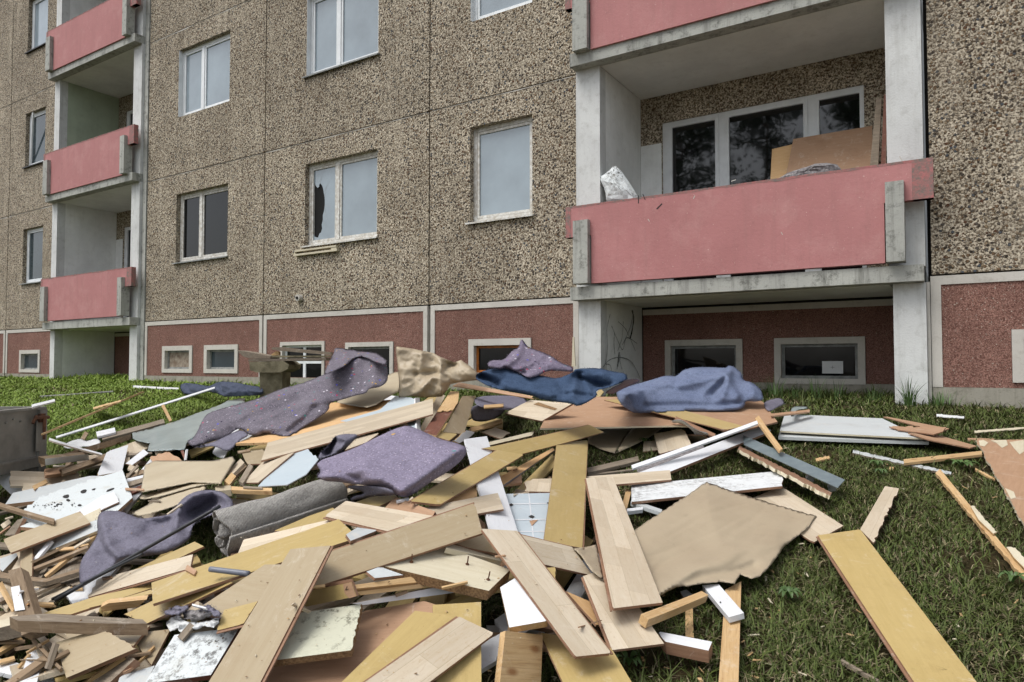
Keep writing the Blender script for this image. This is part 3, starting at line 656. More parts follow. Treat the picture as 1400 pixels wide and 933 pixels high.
    if groove is not None and len(C4) == 4:     # tongue strip along a long side
        l4 = [Mi @ p for p in C4]
        if abs((l4[1]-l4[0]).x) < abs((l4[2]-l4[1]).x): l4 = l4[1:]+l4[:1]
        pa, pb = (l4[0], l4[1]) if groove == 0 else (l4[3], l4[2]); q0_, q1_ = (l4[3], l4[2]) if groove == 0 else (l4[0], l4[1])
        s = MB(); K = 8; vv = []
        for i in range(K+1):
            a = pa.lerp(pb, i/K); b2 = q0_.lerp(q1_, i/K); d = (a-b2).normalized(); z = bow*(1-(a.x/xmx)**2)
            vv += [(a.x+d.x*.0005, a.y+d.y*.0005, z-th*.35), (a.x+d.x*.009, a.y+d.y*.009, z-th*.35), (a.x+d.x*.009, a.y+d.y*.009, z-th*.75), (a.x, a.y, z-th*.75)]
        ff = [(4*i+q, 4*i+4+q, 4*i+4+(q+1) % 4, 4*i+(q+1) % 4) for i in range(K) for q in range(4)]+[(0, 1, 2, 3), (4*K+3, 4*K+2, 4*K+1, 4*K)]
        s.add(vv, ff); t_ = s.build('tongue', [edge], o)
    cz = sum(p.z for p in C4)/len(C4)
    if min(p.z-gz(p.x, p.y) for p in C4) < .09: FOOT.append([(p.x, p.y, p.z) for p in C4])
    return o, f, M, xmx
def stick(name, label, c, x0, y0, x1, y1, w_, mat, th=.012, cat='stick', **kw):
    (a, b2) = cv(c, [(x0, y0), (x1, y1)]); d = Vector((b2[0]-a[0], b2[1]-a[1])).normalized(); nn = Vector((-d.y, d.x))*w_/2
    return board3(name, label, cat, 'P', [(a[0]+nn.x, a[1]+nn.y), (b2[0]+nn.x*.9, b2[1]+nn.y*.9), (b2[0]-nn.x*.9, b2[1]-nn.y*.9), (a[0]-nn.x, a[1]-nn.y)], mat, kw.pop('edge', mat), th, **kw)
def nails(o, f, M, pts, c):
    for i, (x, y) in enumerate(cv(c, pts)):
        p = Vector(at_depth(x, y, 1/float(f(x, y)))); l = M.inverted() @ p; mb = MB()
        mb.tube([(l.x, l.y, l.z), (l.x+random.uniform(-.008, .008), l.y+random.uniform(-.004, .004), l.z+.028)], .0022, 6); mb.tube([(l.x, l.y, l.z), (l.x, l.y, l.z+.003)], .006, 8)
        mb.build('screw', ['rust'], o)
def chaikin(P, k=2):
    for _ in range(k):
        Q = []
        for i in range(len(P)):
            a, b2 = P[i], P[(i+1) % len(P)]; Q += [(a[0]*.78+b2[0]*.22, a[1]*.78+b2[1]*.22), (a[0]*.22+b2[0]*.78, a[1]*.22+b2[1]*.78)]
        P = Q
    return P
def segdist(X, Y, a, b2):
    a = np.array(a, float); b2 = np.array(b2, float); d = b2-a; L2 = (d**2).sum()+1e-9
    t = np.clip(((X-a[0])*d[0]+(Y-a[1])*d[1])/L2, 0, 1); dx, dy = X-(a[0]+t*d[0]), Y-(a[1]+t*d[1])
    side = np.sign(d[0]*(Y-a[1])-d[1]*(X-a[0])); return np.hypot(dx, dy), side
def cloth(name, label, cat, c, pts, mat, puff=.03, R=14, th=.006, smooth=2, step=3.2, folds=(), ridges=(), wr=(.012, .035, 0), lift=.0, h=None, stand=None, group=None, drape=False, pct=97, crumple=0, crsc=6, rag=0.0, back=.35, hem=0):
    """folds: (points, height m, reach px): a layer edge, the cloth steps up on the right-hand side of the line.
       ridges: (points, height m, width px): a soft ridge or, negative, a valley."""
    poly = cv(c, pts); sc = CR[c][2]
    if smooth: poly = chaikin(poly, smooth)
    if rag:
        Q = []
        for i in range(len(poly)):
            L = math.dist(poly[i], poly[(i+1) % len(poly)]); Q.append(poly[i]); Q += jagged(poly[i], poly[(i+1) % len(poly)], max(1, int(L/3)), rag)
        poly = Q
    f, sl_, m, mx = settle(poly, th, lift, h, stand, pct)
    P = np.array(poly); x0, y0 = P.min(0); x1, y1 = P.max(0); pts2 = []
    # even boundary
    bd = []
    for i in range(len(poly)):
        L = math.dist(poly[i], poly[(i+1) % len(poly)]); k = max(1, int(L/step))
        for j in range(k): bd.append((poly[i][0]+(poly[(i+1) % len(poly)][0]-poly[i][0])*j/k, poly[i][1]+(poly[(i+1) % len(poly)][1]-poly[i][1])*j/k))
    nb = len(bd)
    gx = np.arange(x0, x1, step); gy = np.arange(y0, y1, step*.87); 
    G = np.array([(x+(j % 2)*step*.5, y) for j, y in enumerate(gy) for x in gx])
    BD = np.array(bd); ins = np.zeros(len(G), bool)
    for k in range(nb):
        xa, ya = BD[k]; xb, yb = BD[(k+1) % nb]
        if ya != yb: ins ^= ((ya > G[:, 1]) != (yb > G[:, 1])) & (G[:, 0] < (xb-xa)*(G[:, 1]-ya)/(yb-ya)+xa)
    G = G[ins]; dist = np.full(len(G), 1e9)
    for k in range(nb): dist = np.minimum(dist, segdist(G[:, 0], G[:, 1], BD[k], BD[(k+1) % nb])[0])
    keep = dist > step*.45; G = G[keep]; dist = dist[keep]
    co = [Vector(p) for p in bd]+[Vector(p) for p in G]
    res = geometry.delaunay_2d_cdt(co, [(i, (i+1) % nb) for i in range(nb)], [], 1, 1e-4)
    V2 = np.array([tuple(p) for p in res[0]]); F2 = [tuple(q) for q in res[2]]; X, Y = V2[:, 0], V2[:, 1]
    dist = np.full(len(V2), 1e9)
    for k in range(nb): dist = np.minimum(dist, segdist(X, Y, BD[k], BD[(k+1) % nb])[0])
    isb = dist < step*.2; t = np.clip(dist/R, 0, 1); prof = np.sqrt(np.clip(1-(1-t)**2, 0, 1))
    base = np.maximum(np.asarray(f(X, Y)), .03); d0 = 1/base
    puff *= .62; disp = puff*prof
    for (ln, a, wd) in folds:
        ln = cv(c, ln); bestd = np.full(len(X), 1e9); bs = np.zeros(len(X))
        for i in range(len(ln)-1):
            dd, sd_ = segdist(X, Y, ln[i], ln[i+1]); u = dd < bestd; bestd[u] = dd[u]; bs[u] = sd_[u]
        a *= 1.35; sg = 1/(1+np.exp(np.clip(-bs*bestd/(step*.45), -30, 30))); disp += (sg*a*np.exp(-bestd/wd)-(1-sg)*.25*a*np.exp(-bestd/(wd*.4)))*np.minimum(1, t*1.2)
    for (ln, a, wd) in ridges:
        ln = cv(c, ln); bestd = np.full(len(X), 1e9)
        for i in range(len(ln)-1): bestd = np.minimum(bestd, segdist(X, Y, ln[i], ln[i+1])[0])
        a *= 1.15; disp += a*(.55*np.exp(-(bestd/wd)**2)+.6*np.exp(-bestd/(wd*.8)))*np.minimum(1, t*3)
    am, fr, ang = wr; ca, sa = math.cos(ang), math.sin(ang); seed = random.uniform(0, 99)
    W3 = CAM+rays(X, Y)*d0[:, None]
    for i in range(len(X)):
        u_, v_ = (X[i]*ca+Y[i]*sa)*fr, (-X[i]*sa+Y[i]*ca)*fr*2.6
        na = noise.noise(Vector((u_*.8, v_*1.5, seed))); nb_ = noise.noise(Vector((u_*1.5+3*na, v_*2.6, seed+9))); z = na*.8+.55*(.35-abs(nb_)*1.6)
        if crumple:
            q = Vector((X[i]*crsc/100, Y[i]*crsc/70, seed)); z2 = 1.5*abs(noise.noise(q*.45))+.9*abs(noise.noise(Vector((q.y*.9+q.x*.5, q.x*.8-q.y*.4, seed))))+.12*abs(noise.noise(q*2.6)); disp[i] += crumple*(.9-1.6*z2)*min(1, t[i]*2.5)
        z3 = noise.noise(Vector((X[i]*fr*4.3, Y[i]*fr*5.2, seed+20))); disp[i] += am*(1.15*z+.10*z3)*(.25+.75*t[i])
    if drape:
        bb = lookup(X, Y); base = np.maximum(base, bb*(1+th)); d0 = 1/base
    rl = np.linalg.norm(rays(X, Y), axis=1); df = d0-disp/rl; 
    lowlim = 1/(np.maximum(lookup(X, Y)*1.004, .02)); df = np.minimum(df, np.where(lookup(X, Y)*1.0 > base*1.35, df, lowlim))
    front = CAM+rays(X, Y)*df[:, None]; bk = CAM+rays(X, Y)*(df*0+d0+th+prof*puff*back+np.maximum(0, -disp))[:, None]
    idx = {}; verts = [tuple(p) for p in front]
    for i in range(len(X)):
        if isb[i]: idx[i] = i
        else: idx[i] = len(verts); verts.append(tuple(bk[i]))
    faces = [q for q in F2]+[tuple(idx[i] for i in q[::-1]) for q in F2]
    cen = Vector(front.mean(0)); verts = [tuple(Vector(p)-cen) for p in verts]
    o = mesh_obj(name, verts, faces, mat, None, None, True); o.location = cen
    bm = bmesh.new(); bm.from_mesh(o.data); bmesh.ops.recalc_face_normals(bm, faces=bm.faces); bm.to_mesh(o.data); bm.free()
    setp(o, label, cat, group)
    if mat.startswith('felt') or mat in ('speckle', 'navy', 'denim'):
        fb = MB(); bi = [i for i in range(len(X)) if isb[i]]
        for i in bi:
            for _ in range(3):
                p = Vector(front[i])-cen; d = Vector((random.gauss(0, 1), random.gauss(0, 1), random.gauss(-.2, .8))).normalized()*random.uniform(.003, .013); q_ = d.orthogonal().normalized()*.0009*df[i]/3; p += Vector((random.gauss(0, .004), random.gauss(0, .004), random.gauss(0, .003)))
                fb.add([tuple(p-q_), tuple(p+q_), tuple(p+d)], [(0, 1, 2)])
        fr_ = fb.build('frayed_fibres', [mat], o); fr_['kind'] = 'stuff'
    # stamp using nearest vertex depths
    sub = B[sl_]; XX = PXX[sl_][m]; YY = PYY[sl_][m]; vals = np.empty(len(XX)); inv = 1/df
    for s in range(0, len(XX), 400):
        dd = (XX[s:s+400, None]-X)**2+(YY[s:s+400, None]-Y)**2; vals[s:s+400] = inv[dd.argmin(1)]
    CUR[0] += 1; IDB[sl_][m] = CUR[0]; sub[m] = np.maximum(sub[m], vals); COVER[sl_] |= m
    lowp = [p for p in front if p[2]-gz(p[0], p[1]) < .1]
    if len(lowp) > 4 : FOOT.append([(float(front[i][0]), float(front[i][1]), float(front[i][2])) for i in range(0, len(X)) if isb[i]][:60])
    return o
# ------------------------------------------------------------------ grey container at the left edge
def container():
    K0 = at_depth(63, 557, 5.0); zt = K0[2]
    def onz(x, y, z): r = ray(x, y); return CAM+r*((z-CAM[2])/r[2])
    A0 = onz(0, 563, zt); d1 = Vector(A0-K0); d1.z = 0; d1.normalize(); Bk = onz(0, 552.7, zt); d2 = Vector((-d1.y, d1.x, 0)); 
    if d2.dot(Vector(Bk-K0)) < 0: d2 = -d2
    K = Vector(K0); zb = .36
    root = setp(empty('waste_container', (K.x, K.y, zb)), 'grey painted metal container with a rusty latch at the left edge', 'container')
    M = Matrix((d1, d2, Vector((0, 0, 1)))).transposed().to_4x4(); M.translation = Vector((K.x, K.y, 0)); Li = Matrix.Translation(root.location).inverted() @ M
    def add(nm, mb, mats, par=root, sm=False):
        o = mb.build(nm, mats, par, sm)
        if par is root: o.matrix_local = Li
        return o
    L, Wd = 1.25, .95; bz = zt-.355
    m = MB(); m.box(.05, L, .012, .035, bz, zt-.012); m.box(.012, .035, .05, Wd, bz, zt-.012); m.box(.05, L, Wd-.035, Wd-.01, bz, zt-.012); m.box(.05, L, .036, Wd-.036, bz, bz+.02)
    add('side_panel', m, ['trailer'])
    m = MB(); m.box(0, L, -.004, .05, zt-.012, zt+.006); m.box(0, .05, .051, Wd, zt-.012, zt+.006); m.box(0, L, Wd-.045, Wd, zt-.0125, zt+.0055); add('top_rim', m, ['trailer'])
    m = MB(); m.box(0, L, -.012, .03, bz-.055, bz+.02); m.box(0, L, -.018, -.0125, bz+.004, bz+.018); add('lower_rail', m, ['trailer'])
    for (x, y) in ((0, 0), (0, Wd-.06)):
        m = MB(); m.box(x-.004, x+.075, y-.008, y+.05, zb-.01, zt-.013); add('corner_post', m, ['trailer'])
    m = MB(); m.box(.09, .22, .0, .03, zb-.02, bz-.056); slab = m; add('leg_bracket', m, ['trailer'])
    m = MB()
    for z in (bz-.085, bz-.16): m.box(.13, .165, -.006, -.001, z-.05, z)
    add('slot', m, ['openingshade'])
    m = MB(); m.tube([(.02, -.03, zt-.07), (.17, -.035, zt-.062)], .013, 8); m.tube([(.08, -.04, zt-.06), (.095, -.05, zt-.22)], [.013, .009], 8); m.box(.05, .11, -.03, -.012, zt-.10, zt-.04)
    m.tube([(.15, -.03, zt-.05), (.19, -.03, zt-.10)], .01, 6); add('latch', m, ['rust'])
    m = MB(); m.box(.07, .125, -.016, -.0125, zt-.30, zt-.09); add('latch_plate', m, ['trailer'])
    for i in range(5):
        m = MB(); m.tube([(.26+.07*i, -.0005, zt-.08+.02*(i % 2)), (.26+.07*i, .014, zt-.08+.02*(i % 2))], .007, 8); add('rivet', m, ['trailer'])
    poly = [(-160, 575), (0, 552), (63, 556), (63, 664), (0, 680), (-160, 700)]; sl_, mk = mask(poly); sub = B[sl_]; sub[mk] = np.maximum(sub[mk], 1/4.75); COVER[sl_] |= mk
    FOOT.append([tuple(M @ Vector(p)) for p in ((0, 0, .3), (L, 0, .3), (L, Wd, .3), (0, Wd, .3))])
container()
# ------------------------------------------------------------------ mossy concrete bench stump with boards on it, at the lawn's edge
def stump():
    dd = 7.6; c0 = at_depth(380, 540, dd); gz0 = gz(c0[0], c0[1]); root = setp(empty('concrete_post', (c0[0], c0[1], gz0)), 'squat mossy concrete post with a wide cap carrying old boards', 'post')
    s = dd/FPX; R3 = Vector(RT); Y3 = Vector((0, 0, 1)); F3 = R3.cross(Y3)*-1
    def P(x, y, q=0): 
        d = Vector(at_depth(x, y, dd))-Vector((c0[0], c0[1], gz0)); return d + Vector((-math.sin(TH), math.cos(TH), 0))*q
    def prism(nm, pts, q0, q1, mat, par):
        mb = MB(); n = len(pts); v = [tuple(P(x, y, q0)) for x, y in pts]+[tuple(P(x, y, q1)) for x, y in pts]
        mb.v = v; mb.f = [tuple(range(n)), tuple(range(2*n-1, n-1, -1))]+[(i, i+n, (i+1) % n+n, (i+1) % n) for i in range(n)]; mb.m = [0]*(n+2); return mb.build(nm, [mat], par)
    prism('stem', [(360, 509), (391, 509), (390, 545), (361, 545)], -.12, .16, 'stone', root)
    prism('cap', [(350, 495), (396, 494), (403, 499), (401, 505), (391, 509.3), (360, 509.3), (351, 506)], -.20, .24, 'stone', root)
    def loose(nm, label, pts, q0, q1, mat, dd2=0):
        r = prism(nm, pts, q0, q1, mat, None); r.location = (c0[0], c0[1], gz0); setp(r, label, 'board', 'old boards lying on the concrete post')
    loose('wooden_board', 'long thin grey board lying flat on the concrete post', [(349, 491.5), (452, 489.5), (452, 493), (396, 494), (349, 494.4)], -.20, .12, 'oldwood')
    loose('wooden_board', 'weathered thick lath raised above the others on the post', [(374, 475.5), (388, 475), (454, 482), (455, 486), (380, 479.5), (373, 477.5)], -.05, .03, 'oldwood')
    loose('wooden_board', 'mossy greenish board in the middle of the stack on the post', [(372, 486.6), (455, 486.4), (455, 488.6), (372, 489.2)], -.1, .10, 'stone')
    loose('wooden_board', 'warped grey flap of board tilted up at the left of the post', [(331, 479.5), (345, 481.5), (376, 487.5), (376, 490.5), (350, 491), (340, 488)], -.15, .15, 'oldwood')
    loose('wood_block', 'small yellow broken wood block wedged under the top lath on the post', [(371, 485.5), (378, 480.5), (382, 481), (382, 486), (374, 486.4)], -.02, .04, 'pine')
    poly = [(355, 495), (398, 495), (392, 545), (358, 545)]; sl_, mk = mask(poly); sub = B[sl_]; sub[mk] = np.maximum(sub[mk], 1/(dd-.15))
stump()
# ------------------------------------------------------------------ filler: broken boards and sticks inside the heap
HEAP = [(60, 640), (190, 600), (330, 565), (470, 530), (560, 500), (700, 520), (850, 545), (860, 575), (700, 600), (680, 640), (800, 680), (790, 740), (840, 800), (800, 870), (560, 935), (0, 935), (0, 700)]
def inpoly(x, y, P):
    c = False
    for k in range(len(P)):
        (xa, ya), (xb, yb) = P[k], P[(k+1) % len(P)]
        if (ya > y) != (yb > y) and x < (xb-xa)*(y-ya)/(yb-ya)+xa: c = not c
    return c
k = 0; FILL = []
LBL = {'oldwood': 'grey splintered lath half buried among the debris', 'brownwood': 'dirty brown broken batten half buried among the debris', 'pine': 'raw pine batten half buried among the debris', 'maple': 'broken offcut of pale laminate half buried in the debris', 'ochre': 'broken offcut of ochre laminate half buried in the debris', 'hardboard': 'brown hardboard scrap half buried in the debris', 'white': 'white painted scrap half buried in the debris'}
while k < 150:
    x, y = random.uniform(0, 860), random.uniform(500, 935)
    if not inpoly(x, y, HEAP): continue
    k += 1; sc = .35+(y-480)/450*.9; lf = (300-x)/300 > random.random()
    ang = random.gauss(-.35, .45); L = random.uniform(60, 150)*sc; mt = random.choice(['oldwood', 'brownwood', 'maple', 'maple', 'white', 'ochre'] if (lf or random.random() < .5) else ['maple', 'ochre', 'hardboard', 'brownwood', 'white'])
    W_ = random.uniform(3, 9)*sc if mt in ('oldwood', 'brownwood', 'pine') else random.uniform(14, 34)*sc
    hh = float(hgt(x, y))*random.uniform(.15, .75)
    FILL.append(stick('wooden_lath' if W_ < 10*sc else 'board_offcut', LBL[mt], 'P', x-math.cos(ang)*L/2, y-math.sin(ang)*L/2, x+math.cos(ang)*L/2, y+math.sin(ang)*L/2, W_, mt, th=.014, cat='stick' if W_ < 10*sc else 'board', h=hh, group='buried '+{'oldwood': 'grey laths', 'brownwood': 'brown battens', 'pine': 'pine battens', 'maple': 'pale offcuts', 'ochre': 'ochre offcuts', 'hardboard': 'hardboard scraps', 'white': 'white scraps'}[mt]+' in the heap', jag=(1, 3) if W_ > 6 else (), pct=92)+(CUR[0], mt, x, y, L/sc))
BD, ST, CL = board3, stick, cloth
# ------------------------------------------------------------------ far and left edge of the heap
CL('felt_blanket', 'dark slate blue felt bundle lying on the grass by the concrete post', 'blanket', 'B', [(65, 285), (95, 268), (180, 278), (235, 292), (290, 262), (350, 262), (420, 272), (470, 285), (545, 292), (555, 335), (500, 345), (420, 345), (330, 352), (290, 335), (225, 318), (160, 335), (80, 336)], 'navy', puff=.10, R=6, stand=1.0, h=.03, folds=[([(240, 320), (300, 285), (380, 280), (460, 300)], .14, 7), ([(330, 330), (400, 300), (540, 318)], .14, 7), ([(80, 300), (150, 290), (230, 300)], .12, 6)], ridges=[([(100, 275), (130, 330)], -.12, 3), ([(290, 265), (320, 340)], -.10, 3), ([(440, 280), (470, 340)], -.10, 3), ([(185, 285), (200, 330)], -.10, 3)], step=1.8, wr=(.08, .1, .3))
ST('wooden_lath', 'thin white lath lying on the far grass beside the slate blue felt', 'A', 770, 120, 1036, 132, 2.6, 'white', h=.02)
ST('wooden_lath', 'long thin white strip crossing the lawn from heap to blue felt', 'A', 325, 415, 1245, 127, 2.4, 'white', h=.05)
ST('wooden_lath', 'long thin bare lath slanting up across the lawn at left', 'A', 250, 398, 835, 152, 2.4, 'pine', h=.05)
ST('wooden_lath', 'short pale splinter on the lawn above the long bare lath', 'A', 540, 247, 700, 203, 2.2, 'pine', h=.03, jag=(0, 2))
ST('metal_rod', 'thin grey rod lying in the far left grass', 'A', 230, 178, 655, 148, 1.4, 'zinc', h=.01)
ST('plastic_strip', 'white torn strip sticking out from behind the grey container', 'A', 185, 233, 318, 200, 3.4, 'white', h=.28)
ST('wooden_lath', 'short upright broken stick leaning in the lawn behind the heap', 'A', 943, 228, 990, 320, 4, 'pine', h=.08, jag=(1, 3))
CL('felt_scrap', 'torn white and purple scraps tucked behind the laths on the left', 'scrap', 'A', [(360, 470), (400, 440), (470, 420), (500, 440), (560, 420), (590, 440), (560, 470), (480, 470), (400, 485)], 'paper', puff=.03, R=5, step=2, crumple=.03, h=.12)
ST('wooden_board', 'long grey board running behind the green film at the heap edge', 'A', 590, 418, 952, 320, 6, 'oldwood', th=.02)
ST('wooden_board', 'white stub of board on the grass side of the left heap', 'A', 560, 398, 668, 372, 7, 'white', th=.02)
ST('wooden_board', 'long dark brown floor board with ragged top at the left of the heap', 'A', 262, 560, 762, 412, 8, 'brownwood', th=.03, jag=(0,))
ST('wooden_board', 'grey painted thick beam poking out beside the container', 'A', 262, 560, 515, 530, 9, 'greywhite', edge='brownwood', th=.04)
ST('wooden_board', 'wide brown plank below the thick grey beam by the container', 'A', 262, 618, 440, 595, 9, 'hardboard', th=.02)
ST('wooden_board', 'split brown board under the grey beam pointing at the white panel', 'A', 360, 615, 640, 520, 7, 'brownwood', th=.02, jag=(1,))
ST('wooden_lath', 'thin white lath crossing the brown boards beside the container', 'A', 285, 424, 592, 512, 2.6, 'white', edge='oldwood')
BD('chipboard_piece', 'triangular raw chipboard piece below the green plastic film', 'board', 'A', [(868, 535), (970, 492), (1055, 552), (900, 578)], 'hardboard', jag=(0, 1))
BD('wooden_board', 'white stub leaning under the green plastic film', 'board', 'A', [(728, 568), (832, 485), (862, 508), (762, 580)], 'white', jag=(3,))
for i, (a, b_, c_, d_, w_, mt, lb) in enumerate([(735, 640, 835, 612, 6, 'brownwood', 'short brown lath in the stack left of the folded paper'), (735, 665, 838, 640, 4, 'white', 'short white lath in the stack left of the folded paper'), (740, 690, 835, 660, 6, 'oldwood', 'short grey lath in the stack left of the folded paper'), (745, 585, 800, 608, 7, 'maple', 'small curled veneer piece left of the folded paper'),
    (1050, 480, 1075, 545, 4, 'redwood', 'short red lath standing under the speckled rug'), (1085, 485, 1078, 545, 2.5, 'white', 'short white lath standing under the speckled rug'), (740, 740, 830, 700, 6, 'redwood', 'reddish batten end beside the mouldy white panel')]):
    ST('wooden_lath', lb, 'A', a, b_, c_, d_, w_, mt, jag=(1,))
BD('white_chipboard', 'long cream white panel lying below the container', 'panel', 'A', [(30, 805), (75, 738), (520, 640), (650, 640), (640, 690), (230, 782)], 'greywhite', edge='hardboard', th=.02)
BD('white_chipboard', 'narrow white panel standing up against the mouldy one', 'panel', 'A', [(560, 640), (620, 498), (744, 460), (708, 612)], 'white', th=.012, edge='pine')
HP = BD('mouldy_panel', 'large white panel with black holes and mould spots', 'panel', 'A', [(118, 935), (140, 830), (240, 760), (560, 650), (712, 608), (768, 765), (640, 880), (420, 960)], 'mouldlight', edge='hardboard', th=.018, jag=(1, 2))
PANEL = 1
o, f, M, xm = BD('white_chipboard', 'smooth white sheet lying on the mouldy panel', 'panel', 'A', [(440, 850), (580, 760), (660, 730), (690, 790), (600, 830), (480, 900)], 'white', th=.006, jag=(1, 2))
BD('wooden_board', 'cream strip leading under the purple grey felt', 'board', 'G', [(480, 330), (640, 255), (650, 345), (560, 375)], 'cream', th=.012)
BD('white_chipboard', 'white edged strip under the tan plank at far left', 'board', 'G', [(150, 500), (320, 440), (630, 325), (632, 395), (330, 520), (190, 560)], 'greywhite', edge='cream', th=.014)
def blob(cx, cy, rx, ry, a, n=9):
    return [(cx+rx*math.cos(t)*math.cos(a)*random.uniform(.8, 1.2)-ry*math.sin(t)*math.sin(a), cy+rx*math.cos(t)*math.sin(a)+ry*math.sin(t)*math.cos(a)*random.uniform(.8, 1.2)) for t in np.linspace(0, 6.283, n, endpoint=False)]
def onb(o, f, M, c, polys, nm, mat, dz=.0015):
    for q in polys:
        s = MB(); s.add([tuple(M.inverted() @ Vector(at_depth(x, y, 1/float(f(x, y)))) + Vector((0, 0, dz))) for x, y in cv(c, q)], [tuple(range(len(q)))]); s.build(nm, [mat], o)
o, f, M, xm = HP
onb(o, f, M, 'A', [blob(385, 760, 20, 10, -.3), blob(485, 731, 18, 10, -.3), blob(545, 719, 12, 5, -.3), blob(640, 722, 26, 6, -.4), blob(462, 811, 11, 7, 0), blob(395, 782, 12, 8, .2)], 'hole', 'soot', .0018)
onb(o, f, M, 'A', [blob(330+random.gauss(0, 55), 810+random.gauss(0, 12), random.uniform(2, 9), random.uniform(2, 5), random.uniform(-1, 1), 6) for _ in range(20)]+[blob(300+random.gauss(0, 60), 825+random.gauss(0, 12), random.uniform(1, 4), random.uniform(1, 3), 0, 5) for _ in range(16)], 'mould_spot', 'soot', .0018)
# ------------------------------------------------------------------ sticks and planks at the left foreground
BD('wooden_board', 'grey board end behind the split post at far left', 'board', 'H', [(0, 20), (120, -20), (130, 0), (20, 115), (0, 100)], 'greywhite', edge='oldwood', th=.02)
BD('plastic_sheet', 'grey torn sheet beneath the slanting sticks at left', 'sheet', 'G', [(300, 620), (520, 560), (520, 750), (330, 735)], 'oldwood', edge='oldwood', th=.005, jag=(1, 2))
BD('wooden_board', 'brown plank end behind the white stub at far left', 'board', 'G', [(25, 430), (110, 330), (150, 320), (90, 430)], 'oldwood', th=.016)
for (lb, a, b_, c_, d_, w_, mt) in [('thin white edged strip left of the small ochre board', 208, 600, 325, 460, 5, 'white'), ('long raw lath rising towards the purple grey felt', 285, 690, 622, 412, 3.6, 'pine'),
    ('brown lath beside the long raw lath', 205, 622, 500, 478, 4, 'brownwood'), ('dark splintered lath below the raw lath', 215, 640, 560, 500, 3.6, 'brownwood'), ('pale thin lath beneath the bent boards at left', 165, 790, 470, 660, 3.6, 'maple'), ('grey thin lath near the grass gap at left', 175, 815, 380, 725, 3, 'oldwood')]:
    ST('wooden_lath', lb, 'G', a, b_, c_, d_, w_, mt)
BD('laminate_board', 'short ochre board standing between sticks at far left', 'board', 'G', [(130, 525), (207, 508), (203, 690), (128, 692)], 'tanlam', groove=1)
BD('laminate_board', 'tan plank lying on the mouldy panel at the left edge', 'plank', 'G', [(20, 455), (512, 276), (574, 350), (68, 542)], 'tanlam', groove=1, th=.009)
BD('bent_board', 'bent dark board with several warped layers at the left edge', 'board', 'G', [(-60, 650), (80, 678), (300, 705), (505, 640), (505, 662), (290, 728), (80, 712), (-60, 690)], 'brownwood', edge='oldwood', th=.018)
ST('wooden_lath', 'brown stick with bent nails over the mouldy panel', 'G', -10, 228, 345, 333, 5, 'brownwood', th=.016)
BD('white_beam', 'thick pale beam entering from the left edge', 'beam', 'H', [(-60, 478), (60, 470), (145, 495), (0, 530), (-60, 540)], 'cream', edge='oldwood', th=.05)
for (lb, a, b_, c_, d_, w_, mt) in [('thin split stick at the bottom left corner', -20, 705, 160, 605, 6, 'pine'), ('grey stick leaning down into the grass at lower left', 240, 615, 445, 830, 5, 'brownwood'), ('brown plank leaning down behind the tan board', 265, 565, 400, 690, 9, 'oldwood'), ('thin curved twig of wood in the lower left grass', 400, 640, 335, 830, 4, 'oldwood'), ('short stick with bright end at far left', -10, 330, 60, 300, 5, 'oldwood'), ('orange stick leaning on the striped post', 5, 195, 112, 388, 5, 'pine')]:
    ST('wooden_lath', lb, 'H', a, b_, c_, d_, w_, mt, h=.06)
o, f, M, xm = BD('wooden_post', 'short red brown post with a white painted strip at the left', 'post', 'H', [(60, 110), (150, 85), (285, 545), (155, 585)], 'brownwood', edge='brownwood', th=.035)
q = cv('H', [(85, 235), (148, 222), (190, 400), (115, 410)]); s = MB(); vv = [tuple(M.inverted() @ Vector(at_depth(x, y, 1/float(f(x, y)))) + Vector((0, 0, .003))) for x, y in q]; s.add(vv, [(0, 1, 2, 3)]); s.build('white_strip', ['white'], o)
BD('laminate_board', 'dark shaded laminate behind the stained tan board', 'board', 'H', [(960, 575), (1255, 540), (1115, 805), (1070, 745)], 'tanlam')
BD('wooden_board', 'grey mouldering plank below the stained tan board', 'plank', 'H', [(600, 950), (925, 730), (995, 760), (780, 960)], 'oldwood', jag=(1,), th=.02)
ST('wooden_lath', 'thin pine lath below the stained tan board', 'H', 600, 940, 905, 735, 2.5, 'pine')
BD('panel_piece', 'grey panel under the peeling white board at the bottom', 'panel', 'H', [(860, 960), (885, 885), (1140, 808), (1060, 960)], 'greywhite', edge='oldwood')
BD('laminate_board', 'small tan board with stained brown corner at lower left', 'board', 'H', [(476, 545), (760, 470), (1100, 515), (960, 690), (500, 620)], 'tanlam')
BD('laminate_board', 'broad tan board with dirt spray at lower left', 'board', 'H', [(408, 640), (745, 535), (1002, 682), (488, 900)], 'tanlam', jag=(1,), th=.014)
